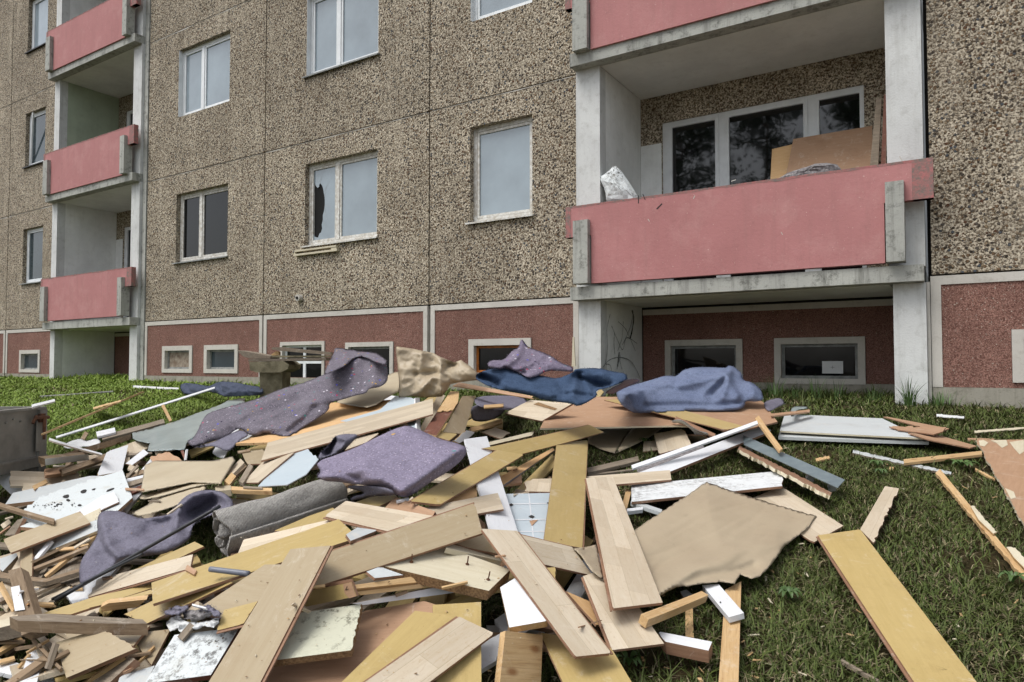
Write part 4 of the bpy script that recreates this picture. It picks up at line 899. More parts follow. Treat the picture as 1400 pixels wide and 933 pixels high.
# ------------------------------------------------------------------ back of the heap
BD('hardboard_sheet', 'broad brown hardboard under the blue felt bundle', 'sheet', 'P', [(752, 560), (775, 542), (985, 545), (945, 583), (925, 582), (738, 586)], 'hardboard', edge='cream', th=.012, jag=(2,), h=.20)
BD('hardboard_sheet', 'pinkish brown hardboard at the right of the blue bundle', 'sheet', 'P', [(880, 553), (1042, 548), (1063, 577), (1000, 592)], 'hardboard', edge='fibre', th=.012, h=.13)
BD('laminate_board', 'ochre board lying under the blue felt bundle', 'plank', 'P', [(826, 547), (872, 545), (1018, 583), (992, 588)], 'ochre')
CL('linoleum_sheet', 'torn tan sheet lying in grass below the brown hardboard', 'sheet', 'D', [(735, 640), (800, 620), (988, 617), (940, 690), (892, 765), (810, 740), (738, 705)], 'tan', puff=.006, R=6, th=.002, smooth=0, h=.03, step=3)
CL('linoleum_sheet', 'smaller curved tan sheet in grass right of its twin', 'sheet', 'D', [(992, 618), (1180, 612), (1080, 680), (1000, 718), (895, 766), (940, 690)], 'card', puff=.006, R=6, th=.002, smooth=0, h=.03, step=3)
ST('wooden_lath', 'pinkish batten with torn white end below the ochre board', 'E', 395, 474, 625, 574, 5, 'fibre', th=.015)
CL('paper_scrap', 'torn white paper at the end of the pinkish batten', 'scrap', 'E', [(370, 490), (430, 478), (520, 545), (590, 560), (580, 580), (510, 578), (500, 550), (430, 500), (380, 505)], 'paper', puff=.015, R=4, step=2, h=.06)
BD('laminate_board', 'small square maple piece on the grass below the brown hardboard', 'board', 'M', [(548, 170), (606, 165), (622, 215), (540, 224)], 'maple', jag=(3,), h=.03)
BD('laminate_board', 'maple offcut behind the square maple board in the grass', 'board', 'M', [(770, 138), (860, 140), (900, 165), (800, 180)], 'maple', h=.03)
BD('laminate_board', 'square maple board lying on the grass', 'board', 'M', [(598, 130), (757, 100), (799, 190), (625, 237)], 'maple', th=.014, h=.06)
ST('wooden_board', 'grey plank lying in the grass right of the upright ochre board', 'D', 735, 862, 1030, 792, 7, 'oldwood', th=.02, h=.05)
ST('wooden_lath', 'thin grey lath in grass below the grey plank', 'D', 735, 888, 1000, 855, 2, 'oldwood', h=.03)
ST('wooden_lath', 'long white lath with broken wooden tip over the scratched board', 'E', 145, 757, 872, 497, 5, 'white', edge='white', th=.012, h=.10)
ST('foam_strip', 'ragged grey foam strip along the long white lath', 'E', 175, 779, 560, 640, 6, 'foam', th=.008, h=.10)
BD('white_board', 'long white board with brown edge beside the foam strip', 'board', 'E', [(185, 790), (905, 515), (955, 548), (370, 783)], 'white', edge='fibre', th=.018, h=.10)
BD('laminate_board', 'maple board lying crosswise under the upright ochre board', 'plank', 'P', [(716, 658), (916, 643), (918, 656), (722, 673)], 'maple', th=.012)
for (lb, a, b_, c_, d_, w_, mt) in [('pale grey stick crossing the grass below the scratched board', 478, 486, 640, 540, 5, 'greywhite'), ('short pine block beneath the scratched board end', 466, 425, 442, 520, 8, 'pine'), ('white thin stick end beside the tan linoleum', 455, 535, 540, 525, 4, 'white')]:
    ST('wooden_lath', lb, 'M', a, b_, c_, d_, w_, mt, th=.018)
BD('white_board', 'scratched grey white board lying crosswise on the grass', 'board', 'E', [(140, 862), (1022, 778), (1016, 868), (142, 960)], 'scratch', edge='fibre', th=.014, jag=(1,), h=.09)
# right side of the lawn
o, f, M, xm = BD('door_leaf', 'pale grey door lying flat on the grass by the building', 'door', 'P', [(1064, 597), (1072, 571), (1206, 574), (1270, 604)], 'greywhite', edge='greywhite', th=.022, h=.07)
BD('white_chipboard', 'thin white panel lying on the pale grey door', 'panel', 'P', [(1066, 589), (1073, 566), (1206, 572), (1262, 599)], 'greywhite', edge='cream', th=.012, h=.10)
CL('plastic_scrap', 'curled clear plastic strip on the corner of the grey door', 'scrap', 'E', [(1065, 420), (1090, 405), (1160, 404), (1165, 420), (1100, 425), (1085, 465), (1062, 465)], 'film', puff=.015, R=3, th=.003, step=1.8, h=.16)
ST('wooden_lath', 'brown lath behind the corner of the grey door', 'E', 950, 455, 1175, 430, 3.2, 'hardboard', h=.05)
BD('wooden_board', 'thin brown sliver of plank behind the door end', 'board', 'F', [(455, 212), (480, 212), (838, 280), (800, 296), (640, 262)], 'hardboard', jag=(3,), h=.09)
BD('wooden_board', 'long brown plank under the two slivers at the door end', 'board', 'F', [(600, 305), (770, 316), (1000, 382), (960, 392), (720, 345)], 'hardboard', h=.05)
BD('wooden_board', 'broken brown plank with splintered tip at the door end', 'board', 'F', [(490, 268), (820, 272), (800, 298), (750, 313), (540, 287)], 'hardboard', jag=(4, 0), h=.11)
ST('wooden_lath', 'pale grey lath in the grass below the door', 'F', 280, 412, 850, 540, 4.2, 'greywhite', edge='oldwood', h=.03, jag=(0, 2))
ST('wooden_lath', 'pine lath lying across the pale grey lath', 'F', 575, 470, 1028, 420, 5.5, 'pine', h=.05, th=.015, jag=(1,))
for (lb, x0_, y0_, x1_, y1_, w_) in (('small wood chip in the grass left of the pale lath', 65, 462, 145, 445, 4), ('tiny wood chip below the pale lath', 492, 505, 518, 512, 4), ('thin splinter left of the brown sheet at the right edge', 990, 512, 1105, 575, 2.2)):
    ST('wood_chip', lb, 'F', x0_, y0_, x1_, y1_, w_, 'pine', h=.025, jag=(0, 2), cat='wood chip')
ST('tape_strip', 'white speckled strip in the far grass below the column', 'F', 765, 203, 925, 215, 3.4, 'paper', h=.04, jag=(0, 2), th=.004)
ST('tape_strip', 'long pale strip across the grass at the right edge', 'F', 985, 298, 1290, 275, 2.6, 'cream', h=.04, jag=(0, 2), th=.004)
ST('wooden_lath', 'brown strip behind the brown sheet at the right edge', 'F', 945, 340, 1100, 343, 2.4, 'hardboard', h=.03)
o, f, M, xm = BD('hardboard_sheet', 'large brown sheet with peeled corner at the right edge', 'sheet', 'P', [(1334, 602), (1480, 600), (1500, 860), (1400, 718)], 'hardboard', edge='cream', th=.014, jag=(3,), h=.05)
for (nm, q) in (('peeled_patch', [(1338, 603), (1345, 602), (1351, 606), (1346, 611), (1340, 610)]), ('peeled_patch', [(1354, 602.5), (1376, 602), (1378, 609), (1370, 613), (1362, 606)]), ('peeled_patch', [(1380, 605), (1400, 602), (1400, 618), (1394, 622), (1386, 613)]), ('peeled_patch', [(1374, 668), (1386, 673), (1389, 681), (1382, 683)])):
    s = MB(); s.add([tuple(M.inverted() @ Vector(at_depth(x, y, 1/float(f(x, y)))) + Vector((0, 0, .002))) for x, y in q], [tuple(range(len(q)))]); s.build(nm, ['cream'], o)
ST('wooden_lath', 'long splintered batten slanting down to the right edge', 'P', 1282, 644, 1412, 800, 8, 'pine', edge='pine', h=.04, th=.02, jag=(0,))
BD('wood_splinter', 'torn white splinter beside the long batten', 'splinter', 'F', [(962, 730), (985, 728), (1040, 800), (1115, 880), (1095, 890), (1010, 810)], 'cream', edge='pine', th=.006, jag=(0, 1, 2, 3), h=.06)
BD('wood_splinter', 'second torn white splinter further down the long batten', 'splinter', 'P', [(1376, 748), (1388, 749), (1400, 762), (1412, 780), (1400, 776), (1386, 762)], 'cream', edge='pine', th=.006, jag=(0, 1, 2, 3), h=.06)
BD('laminate_board', 'maple board half under the tan linoleum at its right', 'board', 'P', [(1022, 684), (1068, 665), (1153, 719), (1112, 742)], 'maple', h=.04)
BD('laminate_board', 'narrow maple piece with two cuts by the large ochre board', 'board', 'P', [(1210, 665), (1229, 668), (1194, 742), (1176, 724)], 'maple', h=.06, jag=(1,))
BD('laminate_board', 'large ochre board lying alone on the grass at lower right', 'plank', 'P', [(1118, 732), (1176, 724), (1402, 1020), (1307, 1020)], 'ochre', groove=1, h=.06, th=.012)
ST('wooden_lath', 'curved thin twig of wood at the bottom right edge', 'P', 1150, 902, 1218, 940, 3, 'oldwood', h=.02)
ST('wooden_batten', 'splintered batten beneath the grey blue steel profile', 'P', 1010, 612, 1136, 676, 6, 'fibre', edge='cream', th=.02, jag=(0, 2), h=.03)
ST('wooden_lath', 'short pine stick leaning over the white board end', 'P', 1035, 570, 1068, 615, 6, 'pine', th=.018, h=.12)
o, f, M, xm = BD('steel_profile', 'grey blue steel profile lying tilted on the lawn', 'profile', 'P', [(1016, 595), (1155, 656), (1145, 667), (1017, 608)], 'steel', edge='steel', th=.004, h=.10)
for x, y in ((1023, 606), (1106, 645), (1136, 657)):
    p = M.inverted() @ Vector(at_depth(x, y, 1/float(f(x, y)))); s = MB(); s.box(p.x-.012, p.x+.012, p.y-.02, p.y+.014, p.z-.06, p.z-.004); s.tube([(p.x, p.y-.03, p.z-.03), (p.x, p.y+.02, p.z-.03)], .01, 8); s.build('bracket_foot', ['zinc'], o)
# middle back
BD('orange_panel', 'wide orange veneer panel under the speckled rug', 'panel', 'P', [(322, 606), (448, 551), (562, 545), (400, 604)], 'orange', edge='pine', th=.018, lift=-.03)
CL('paper_sheet', 'tan paper sheet folded under the tan sack', 'paper', 'C', [(105, 462), (250, 395), (440, 300), (500, 285), (500, 400), (440, 430), (330, 500), (220, 490)], 'card', puff=.012, R=6, th=.004, smooth=1, folds=[([(330, 500), (360, 465), (480, 410)], .02, 6)], step=3)
BD('plastic_sheet', 'thin pale blue strip between the orange panel and maple plank', 'strip', 'C', [(150, 575), (380, 510), (470, 430), (560, 440), (600, 460), (590, 620), (560, 630), (520, 560), (300, 590)], 'lightblue', edge='white', th=.004)
ST('white_lath', 'white upright strip under the tan sack', 'C', 598, 440, 606, 628, 6, 'white', edge='white', lift=-.05)
BD('laminate_board', 'tan board behind the red stained board', 'plank', 'C', [(745, 640), (860, 430), (935, 430), (868, 650)], 'tanlam')
BD('wooden_board', 'short ochre board beneath the red stained board', 'board', 'C', [(720, 640), (830, 650), (780, 690), (700, 665)], 'ochre')
CL('felt_roll', 'rolled purple felt hidden in the hollow under the boards', 'blanket', 'C', [(905, 500), (940, 480), (1090, 495), (1105, 520), (1060, 560), (980, 582), (910, 575)], 'feltgrey', puff=.06, R=10, lift=-.12, stand=1)
CL('felt_blanket', 'dark purple felt glimpsed deep under the boards', 'blanket', 'C', [(925, 430), (1200, 425), (1260, 480), (1100, 520), (930, 490)], 'feltgrey', puff=.02, R=8, lift=-.3)
ST('wooden_lath', 'flat stick on the hidden felt roll', 'C', 985, 490, 1095, 482, 4, 'pine', lift=-.04)
ST('wooden_board', 'pine stick with broken end right of the red stained board', 'D', 60, 625, 240, 575, 6, 'pine', th=.02)
BD('laminate_board', 'small tan board on the grass in the middle hollow', 'board', 'D', [(118, 640), (200, 613), (288, 645), (228, 678)], 'maple', jag=(2,))
BD('laminate_board', 'cream board behind the white plank', 'board', 'D', [(155, 700), (430, 634), (412, 660), (170, 716)], 'cream', jag=(1,))
BD('wood_splinter', 'white splintered wood chunk left of the white plank', 'splinter', 'C', [(805, 690), (880, 630), (930, 640), (900, 670), (840, 705)], 'white', edge='pine', jag=(0, 1, 2))
BD('wooden_board', 'thin raw board under the blue carpet', 'board', 'D', [(-5, 372), (40, 362), (420, 432), (400, 446)], 'pine', edge='fibre', lift=.05)
BD('hardboard_sheet', 'long brown board edge below the tan sack', 'board', 'C', [(800, 372), (840, 352), (1240, 428), (1270, 447)], 'hardboard', edge='pine', lift=.05)
o, f, M, xm = BD('cupboard_door', 'square maple panel with a cut out slot below the blue carpet', 'panel', 'D', [(255, 530), (402, 453), (648, 474), (470, 575)], 'maple', th=.016, lift=.04)
q = cv('D', [(422, 480), (450, 468), (560, 505), (545, 515)]); s = MB(); s.add([tuple(M.inverted() @ Vector(at_depth(x, y, 1/float(f(x, y)))) + Vector((0, 0, .002))) for x, y in q], [(0, 1, 2, 3)]); s.build('slot', ['chip'], o)
BD('wooden_board', 'redwood stained board with bare pine ends', 'board', 'C', [(632, 640), (788, 405), (838, 408), (830, 470), (705, 662)], 'redwood', edge='pine', th=.016)
BD('wooden_board', 'bare pine top laid on the red stained board', 'board', 'C', [(710, 520), (788, 403), (838, 406), (832, 465), (800, 512)], 'pine', edge='pine', th=.006, jag=(3, 4))
BD('laminate_board', 'small ochre board standing above the blue sheet', 'board', 'B', [(425, 672), (560, 655), (548, 738), (455, 742)], 'tanlam')
BD('plastic_sheet', 'pale blue sheet beneath the lavender felt', 'sheet', 'B', [(520, 870), (640, 740), (790, 643), (872, 712), (800, 800), (690, 860)], 'lightblue', edge='white', th=.004, jag=(1, 2))
BD('laminate_board', 'maple board slanting beside the pale blue sheet', 'plank', 'B', [(432, 850), (545, 730), (732, 672), (522, 848)], 'maple', groove=1)
for (lb, a, b_, c_, d_, w_, mt) in [('grey broken stick above the rolled carpet', 420, 845, 480, 745, 7, 'oldwood'), ('dark stick beside the folded brown paper', 385, 800, 450, 745, 5, 'brownwood'), ('pale chip between paper and blue sheet', 350, 800, 430, 720, 8, 'maple'), ('round raw wooden rod above the rolled carpet', 365, 880, 600, 888, 5, 'pine'), ('small pine chip under the maple board', 340, 850, 380, 800, 9, 'pine')]:
    ST('wooden_lath', lb, 'B', a, b_, c_, d_, w_, mt, th=.018)
BD('laminate_board', 'narrow maple piece above the lavender felt fold', 'board', 'C', [(175, 745), (250, 665), (378, 645), (300, 700)], 'maple')
BD('laminate_board', 'long maple plank across the back of the heap', 'plank', 'P', [(357, 630), (366, 605), (592, 545), (592, 566)], 'maple', th=.009, groove=1)
# brown folded paper at left
CL('paper_sheet', 'lower fold of brown paper left of the rolled carpet', 'paper', 'G', [(835, 292), (870, 272), (1000, 205), (1150, 130), (1230, 100), (1330, 110), (1300, 150), (1150, 235), (900, 312)], 'card', puff=.03, R=6, th=.004, smooth=1, step=2.8, folds=[([(870, 285), (1100, 215), (1280, 150)], .02, 5)])
CL('paper_sheet', 'middle roll of brown paper left of the rolled carpet', 'paper', 'G', [(888, 178), (1000, 150), (1250, 85), (1410, 70), (1400, 100), (1260, 115), (1020, 185), (895, 205)], 'card', puff=.03, R=5, th=.004, smooth=1, step=2.6)
CL('paper_sheet', 'large folded brown paper with a broad flat face', 'paper', 'P', [(198, 636), (212, 630), (290, 630), (318, 624), (322, 630), (302, 662), (262, 660), (192, 674)], 'card', puff=.03, R=6, th=.004, smooth=0, step=3, folds=[([(302, 662), (262, 655), (192, 668)], .01, 5)], wr=(.008, .03, 0), ridges=[([(200, 640), (300, 636)], .01, 4)])
ST('plastic_pipe', 'short brown pipe piece between paper and wooden rod', 'I', 330, 215, 425, 208, 7, 'card', edge='card', th=.03)
# ------------------------------------------------------------------ middle planks
BD('wooden_board', 'dark orange board beneath the ochre planks in the middle', 'board', 'K', [(930, 400), (1255, 222), (1266, 235), (965, 440)], 'orange', edge='greypipe', th=.012)
BD('wooden_board', 'short wood stub on the dark orange board', 'board', 'K', [(985, 335), (1045, 328), (1048, 345), (990, 352)], 'pine')
BD('wooden_board', 'orange board in shade under the ochre plank', 'board', 'K', [(600, 540), (810, 430), (815, 505), (640, 560)], 'orange')
BD('laminate_board', 'short maple board beside the upright ochre board', 'board', 'K', [(1090, 475), (1130, 403), (1260, 400), (1250, 478)], 'maple')
o, f, M, xm = BD('tile_sheet', 'pale blue tile patterned sheet with small dark diamonds', 'sheet', 'K', [(975, 490), (1240, 484), (1215, 770), (1050, 735)], 'lightblue', edge='white', th=.004)
def onb(o, f, M, c, polys, nm, mat, dz=.0015):
    for q in polys:
        s = MB(); s.add([tuple(M.inverted() @ Vector(at_depth(x, y, 1/float(f(x, y)))) + Vector((0, 0, dz))) for x, y in cv(c, q)], [tuple(range(len(q)))]); s.build(nm, [mat], o)
onb(o, f, M, 'K', [[(1112, 488), (1118, 488), (1145, 750), (1138, 749)], [(983, 548), (1238, 545), (1238, 549), (984, 553)], [(1030, 640), (1228, 636), (1227, 641), (1032, 645)], [(1060, 708), (1220, 706), (1220, 711), (1062, 713)]], 'grout_line', 'white')
onb(o, f, M, 'K', [[(1112, 624), (1130, 615), (1150, 625), (1132, 634)], [(998, 556), (1014, 548), (1026, 556), (1012, 565)], [(1218, 546), (1226, 541), (1234, 546), (1226, 551)]], 'diamond_print', 'soot', .003)
onb(o, f, M, 'K', [[(1118, 650), (1168, 643), (1150, 660), (1132, 680)]], 'torn_patch', 'hardboard', .003)
BD('white_plank', 'long white plank standing in the middle of the heap', 'plank', 'K', [(742, 172), (872, 155), (1062, 740), (915, 770)], 'white', edge='white', th=.012, groove=None)
BD('laminate_board', 'upright ochre board with a torn brown left edge', 'plank', 'M', [(82, 182), (248, 162), (218, 735), (12, 705)], 'ochre', groove=0, jag=(), th=.012)
BD('laminate_board', 'ochre plank pointing right at the top of the middle heap', 'plank', 'D', [(128, 735), (745, 597), (830, 640), (345, 768)], 'ochre', groove=1)
BD('laminate_board', 'ochre plank crossing the white plank from lower left', 'plank', 'K', [(425, 532), (932, 235), (1088, 262), (600, 552)], 'ochre', groove=1)
BD('laminate_board', 'maple board end lying across the white plank', 'plank', 'K', [(500, 570), (935, 484), (970, 578), (560, 650)], 'maple', groove=1)
BD('laminate_board', 'ochre board just below the lavender felt', 'plank', 'K', [(90, 545), (310, 468), (355, 510), (250, 560)], 'ochre')
BD('wooden_block', 'jointed reddish wood block with holes under the big tan plank', 'block', 'K', [(278, 572), (342, 506), (572, 592), (560, 615), (400, 640)], 'redwood' if 0 else 'hardboard', edge='redwood', th=.02)
# rolled carpet with a spiral end
def rolled():
    A2, B2 = (302, 729), (464, 672); rA, rB = 39, 29     # pixel radii at both ends
    f, sl_, m, mx = settle([(268, 712), (300, 690), (470, 646), (478, 690), (345, 757), (300, 762)], .0, 0, None, None, 94); stamp(sl_, m, f)
    dA = 1/float(f(*A2))+.03; dB = 1/float(f(*B2))+.03
    a = Vector(at_depth(*A2, dA)); b = Vector(at_depth(*B2, dB)); ra = rA*dA/FPX; rb = rB*dB/FPX
    ax = (b-a); L = ax.length; ax.normalize(); u = ax.orthogonal().normalized(); v = ax.cross(u)
    M = Matrix((ax, u, v)).transposed().to_4x4(); M.translation = a
    th0, turns = 0, 2.7; na, nl = 110, 46; V, F = [], []
    for j in range(nl+1):
        t = j/nl; R0 = ra*(1-t)+rb*t
        for i in range(na+1):
            s = i/na; rr = R0*(1-.68*s**1.1); ang = 2*math.pi*turns*s+.8+.25*t
            nz = noise.noise(Vector((t*3, math.cos(ang)*1.2, math.sin(ang)*1.2+s*4)))*.10*R0+noise.noise(Vector((t*9, math.cos(ang)*2, math.sin(ang)*2+7)))*.035*R0
            cr = noise.noise(Vector((math.cos(ang)*1.8, math.sin(ang)*1.8, s*9)))*.35*R0*max(0, 1-t*7)*(.25+s)
            x = t*L + (noise.noise(Vector((ang*.8, s*3, 5)))*.35*ra*(1-t*2 if t < .5 else (t*2-1)*.5))
            rr = max(.01, rr+nz*(1-s*.5)+cr); V.append((x, math.cos(ang)*rr, math.sin(ang)*rr*.88))
    for j in range(nl):
        for i in range(na): p = j*(na+1)+i; F.append((p, p+1, p+na+2, p+na+1))
    o = mesh_obj('rolled_carpet', V, F, 'rolled', None, None, True); o.matrix_world = M
    md = o.modifiers.new('thickness', 'SOLIDIFY'); md.thickness = .010; md.offset = -1
    setp(o, 'thick rolled up grey carpet with ribbed backing', 'rolled carpet')
    mb = MB(); p = Vector(at_depth(262, 736, dA+.02)); 
    cz = M.inverted() @ p
rolled()
BD('laminate_board', 'ochre board left below the rolled carpet', 'board', 'I', [(690, 470), (900, 380), (1045, 330), (1065, 350), (1000, 430), (800, 480)], 'ochre')
BD('laminate_board', 'ochre end under the grey roll and purple felt', 'board', 'G', [(830, 660), (1100, 535), (1240, 470), (1300, 500), (1000, 640)], 'ochre')
BD('laminate_board', 'long thin ochre board near the black rod', 'plank', 'H', [(310, 425), (700, 300), (1130, 205), (1130, 235), (520, 432)], 'ochre')
BD('laminate_board', 'small ochre piece under the crossing planks', 'board', 'H', [(650, 385), (1110, 250), (1140, 275), (800, 350)], 'ochre')
BD('wooden_board', 'raw pine board end among the ochre planks', 'board', 'H', [(742, 378), (800, 350), (1080, 322), (1010, 380), (750, 412)], 'pine', edge='pine', th=.018)
BD('laminate_board', 'maple plank with ragged end at left centre', 'plank', 'H', [(648, 306), (722, 172), (1420, -10), (1400, 92)], 'maple', jag=(0,), groove=1)
BD('laminate_board', 'ochre board pointing down left beneath the long ochre plank', 'plank', 'P', [(170, 840), (290, 783), (318, 797), (200, 853)], 'ochre', groove=1)
BD('laminate_board', 'maple plank lying under the rolled carpet', 'plank', 'P', [(324, 760), (333, 738), (470, 706), (462, 722)], 'maple')
BD('laminate_board', 'long ochre plank in front of the rolled carpet', 'plank', 'P', [(207, 797), (463, 710), (490, 735), (209, 826)], 'ochre', groove=1, th=.009)
BD('laminate_board', 'wide tan board lying under the steep tan plank', 'board', 'P', [(262, 838), (362, 772), (425, 772), (345, 850)], 'tanlam')
BD('laminate_board', 'maple plank below the jointed wood block', 'plank', 'P', [(443, 706), (473, 685), (600, 707), (532, 727)], 'maple', groove=1)
BD('tile', 'small greenish white tile left of the big tan plank', 'tile', 'K', [(55, 725), (120, 684), (240, 700), (82, 762)], 'greywhite', th=.01)
# chipboard shelf group
BD('white_chipboard', 'dirty white panel under the chipboard shelf', 'panel', 'L', [(180, 270), (260, 240), (400, 290), (230, 310)], 'mould')
BD('laminate_board', 'tan board behind the round moulding strip', 'board', 'L', [(690, 97), (872, 40), (975, 165), (800, 130)], 'tanlam')
o, f, M, xm = BD('chipboard_shelf', 'thick cream shelf with raw chipboard edges and loose screws', 'shelf', 'L', [(285, 238), (620, 110), (1042, 258), (912, 385)], 'cream', edge='chip', th=.032)
nails(o, f, M, [(448, 215), (783, 228), (908, 320)], 'L')
ST('moulding_strip', 'rounded beige moulding strip on the chipboard shelf', 'L', 660, 115, 990, 195, 7, 'cream', edge='cream', th=.016)
BD('hardboard_sheet', 'big brown sheet at the bottom under white panels', 'sheet', 'P', [(330, 912), (500, 835), (580, 822), (632, 838), (640, 960), (320, 970)], 'hardboard')
BD('laminate_board', 'ochre board lying upright at the bottom centre', 'plank', 'L', [(575, 470), (866, 452), (868, 1000), (600, 1000)], 'ochre')
BD('laminate_board', 'ochre board slanting down at the bottom centre', 'plank', 'L', [(-60, 1020), (470, 505), (718, 535), (400, 1020)], 'ochre', groove=0)
for (lb, q, mt) in (('upper of two pine battens behind the white beam', [(95, 352), (455, 300), (480, 335), (120, 372)], 'pine'), ('lower of two pine battens behind the white beam', [(120, 392), (500, 345), (540, 365), (150, 412)], 'pine')):
    BD('wooden_batten', lb, 'batten', 'L', q, mt, edge='pine', th=.02)
BD('white_beam', 'thick white beam with chipped end below the chipboard shelf', 'beam', 'L', [(95, 462), (600, 363), (722, 395), (165, 470)], 'white', edge='oldwood', th=.036)
o, f, M, xm = BD('laminate_board', 'ochre board with a brown tape tag on its end', 'plank', 'I', [(860, 845), (1160, 782), (1190, 868), (870, 935)], 'ochre', groove=1)
onb(o, f, M, 'I', [[(1108, 794), (1160, 783), (1188, 868), (1145, 880), (1118, 850)]], 'tape_tag', 'hardboard')
onb(o, f, M, 'I', [[(1134, 806), (1138, 806), (1128, 830), (1124, 830)], [(1124, 826), (1146, 822), (1146, 825), (1124, 830)]], 'pen_mark', 'soot', .003)
BD('mouldy_panel', 'pale green white panel with peeling spots right of steep plank', 'panel', 'J', [(700, 795), (880, 480), (1328, 415), (1255, 722)], 'peel', edge='chip', th=.02, jag=(2,))
BD('mouldy_panel', 'white panel with black mould left of the steep plank', 'panel', 'J', [(-110, 945), (90, 620), (520, 570), (330, 885)], 'mould', edge='redwood', th=.016)
BD('laminate_board', 'short wrinkled ochre board left of the steep plank', 'board', 'J', [(368, 592), (418, 455), (640, 398), (545, 548)], 'ochre', groove=1)
BD('wooden_beam', 'long grey weathered beam at lower left', 'beam', 'H', [(70, 450), (330, 425), (1050, 468), (1085, 500), (800, 500), (130, 478)], 'oldwood', edge='brownwood', th=.035)
BD('laminate_board', 'big tan plank running right to the chipboard shelf', 'plank', 'P', [(405, 770), (649, 688), (660, 729), (415, 808)], 'tanlam', groove=1, th=.009)
BD('laminate_board', 'steep tan plank crossing the front of the heap', 'plank', 'P', [(397, 751), (452, 746), (340, 964), (266, 964)], 'tanlam', groove=0, th=.009)
# front centre
BD('wooden_board', 'orange board deep under the front maple planks', 'board', 'N', [(150, 300), (300, 365), (380, 500), (330, 500)], 'orange')
BD('laminate_board', 'maple board with dark edge right of the chipboard shelf', 'plank', 'P', [(697, 728), (782, 748), (810, 787), (718, 766)], 'maple', groove=1, th=.009)
BD('laminate_board', 'ochre board at the bottom under the diagonal maple plank', 'plank', 'P', [(738, 865), (832, 880), (880, 960), (782, 960)], 'ochre')
BD('rough_plank', 'rough grained pine plank standing at the bottom centre', 'plank', 'L', [(1012, 625), (1236, 650), (1222, 1000), (972, 1000)], 'pine', edge='pine', th=.02, h=.08)
BD('white_board', 'white board end with raw wood edge under the diagonal plank', 'board', 'L', [(980, 365), (1075, 305), (1265, 565), (1035, 605)], 'white', edge='pine', th=.024)
BD('laminate_board', 'maple board under the two front maple planks', 'plank', 'P', [(797, 788), (835, 775), (908, 880), (837, 889)], 'maple', groove=1)
CL('paper_scrap', 'curled tan paper strip beside the tall maple board', 'paper', 'N', [(188, 42), (270, 35), (330, 20), (350, 120), (378, 238), (300, 180), (240, 90)], 'tan', puff=.008, R=5, th=.002, smooth=0, step=2.6)
BD('laminate_board', 'pale maple plank at the bottom pointing up right', 'plank', 'L', [(130, 960), (735, 540), (946, 640), (520, 960)], 'maple', groove=1, th=.009)
# tan linoleum right of centre
CL('linoleum_sheet', 'large tan linoleum sheet spread over the grass right of centre', 'sheet', 'P', [(820, 745), (862, 728), (920, 690), (966, 659), (1000, 671), (1060, 690), (1117, 706), (1104, 722), (1072, 748), (1056, 770), (1040, 788), (1028, 792), (1012, 786), (1005, 799), (985, 796), (960, 798), (945, 801), (925, 803), (905, 814), (880, 825), (850, 800)], 'tan', puff=.004, R=3, th=.003, smooth=0, step=3.4, pct=99, crumple=.012, crsc=1.6, ridges=[([(966, 662), (970, 700), (985, 740)], .03, 26), ([(905, 812), (950, 780), (1010, 755), (1060, 740)], .05, 16), ([(900, 770), (1000, 735), (1080, 720)], -.03, 22), ([(930, 800), (960, 788), (1030, 775)], -.03, 9)], wr=(.022, .010, -.4), rag=.7)
BD('laminate_board', 'tall pale maple board leaning over the tan linoleum', 'plank', 'P', [(801, 654), (838, 652), (906, 824), (838, 832)], 'maple', groove=1, th=.009)
BD('laminate_board', 'long diagonal maple plank at the front centre', 'plank', 'P', [(658, 723), (707, 726), (836, 893), (787, 898)], 'maple', groove=0, th=.009)
BD('wooden_board', 'pine board standing in the grass at the front right', 'plank', 'N', [(1100, 290), (1196, 240), (1176, 960), (1052, 960)], 'pine', edge='pine', th=.02, h=.06)
BD('wooden_lath', 'narrow pine lath behind the short pine batten', 'lath', 'N', [(862, 395), (905, 392), (912, 575), (862, 570)], 'pine', edge='pine', h=.03)
BD('white_block', 'pale block end under the linoleum near the batten', 'block', 'N', [(830, 300), (870, 290), (905, 320), (850, 335)], 'greywhite', h=.04)
BD('wooden_batten', 'short thick pine batten with nail holes by the linoleum', 'batten', 'N', [(597, 436), (960, 298), (1000, 322), (640, 470)], 'pine', edge='pine', th=.03, h=.10)
BD('white_block', 'thick white topped offcut with brown side in front grass', 'block', 'N', [(698, 540), (1022, 602), (1000, 655), (735, 600)], 'white', edge='fibre', th=.04, h=.09)
o, f, M, xm = BD('white_block', 'white board piece lying on the upright pine board', 'block', 'N', [(963, 263), (1060, 257), (1212, 430), (1122, 456)], 'white', edge='white', th=.02)
onb(o, f, M, 'N', [[(1066, 366), (1073, 363), (1078, 371), (1070, 374)]], 'nail_hole', 'soot')
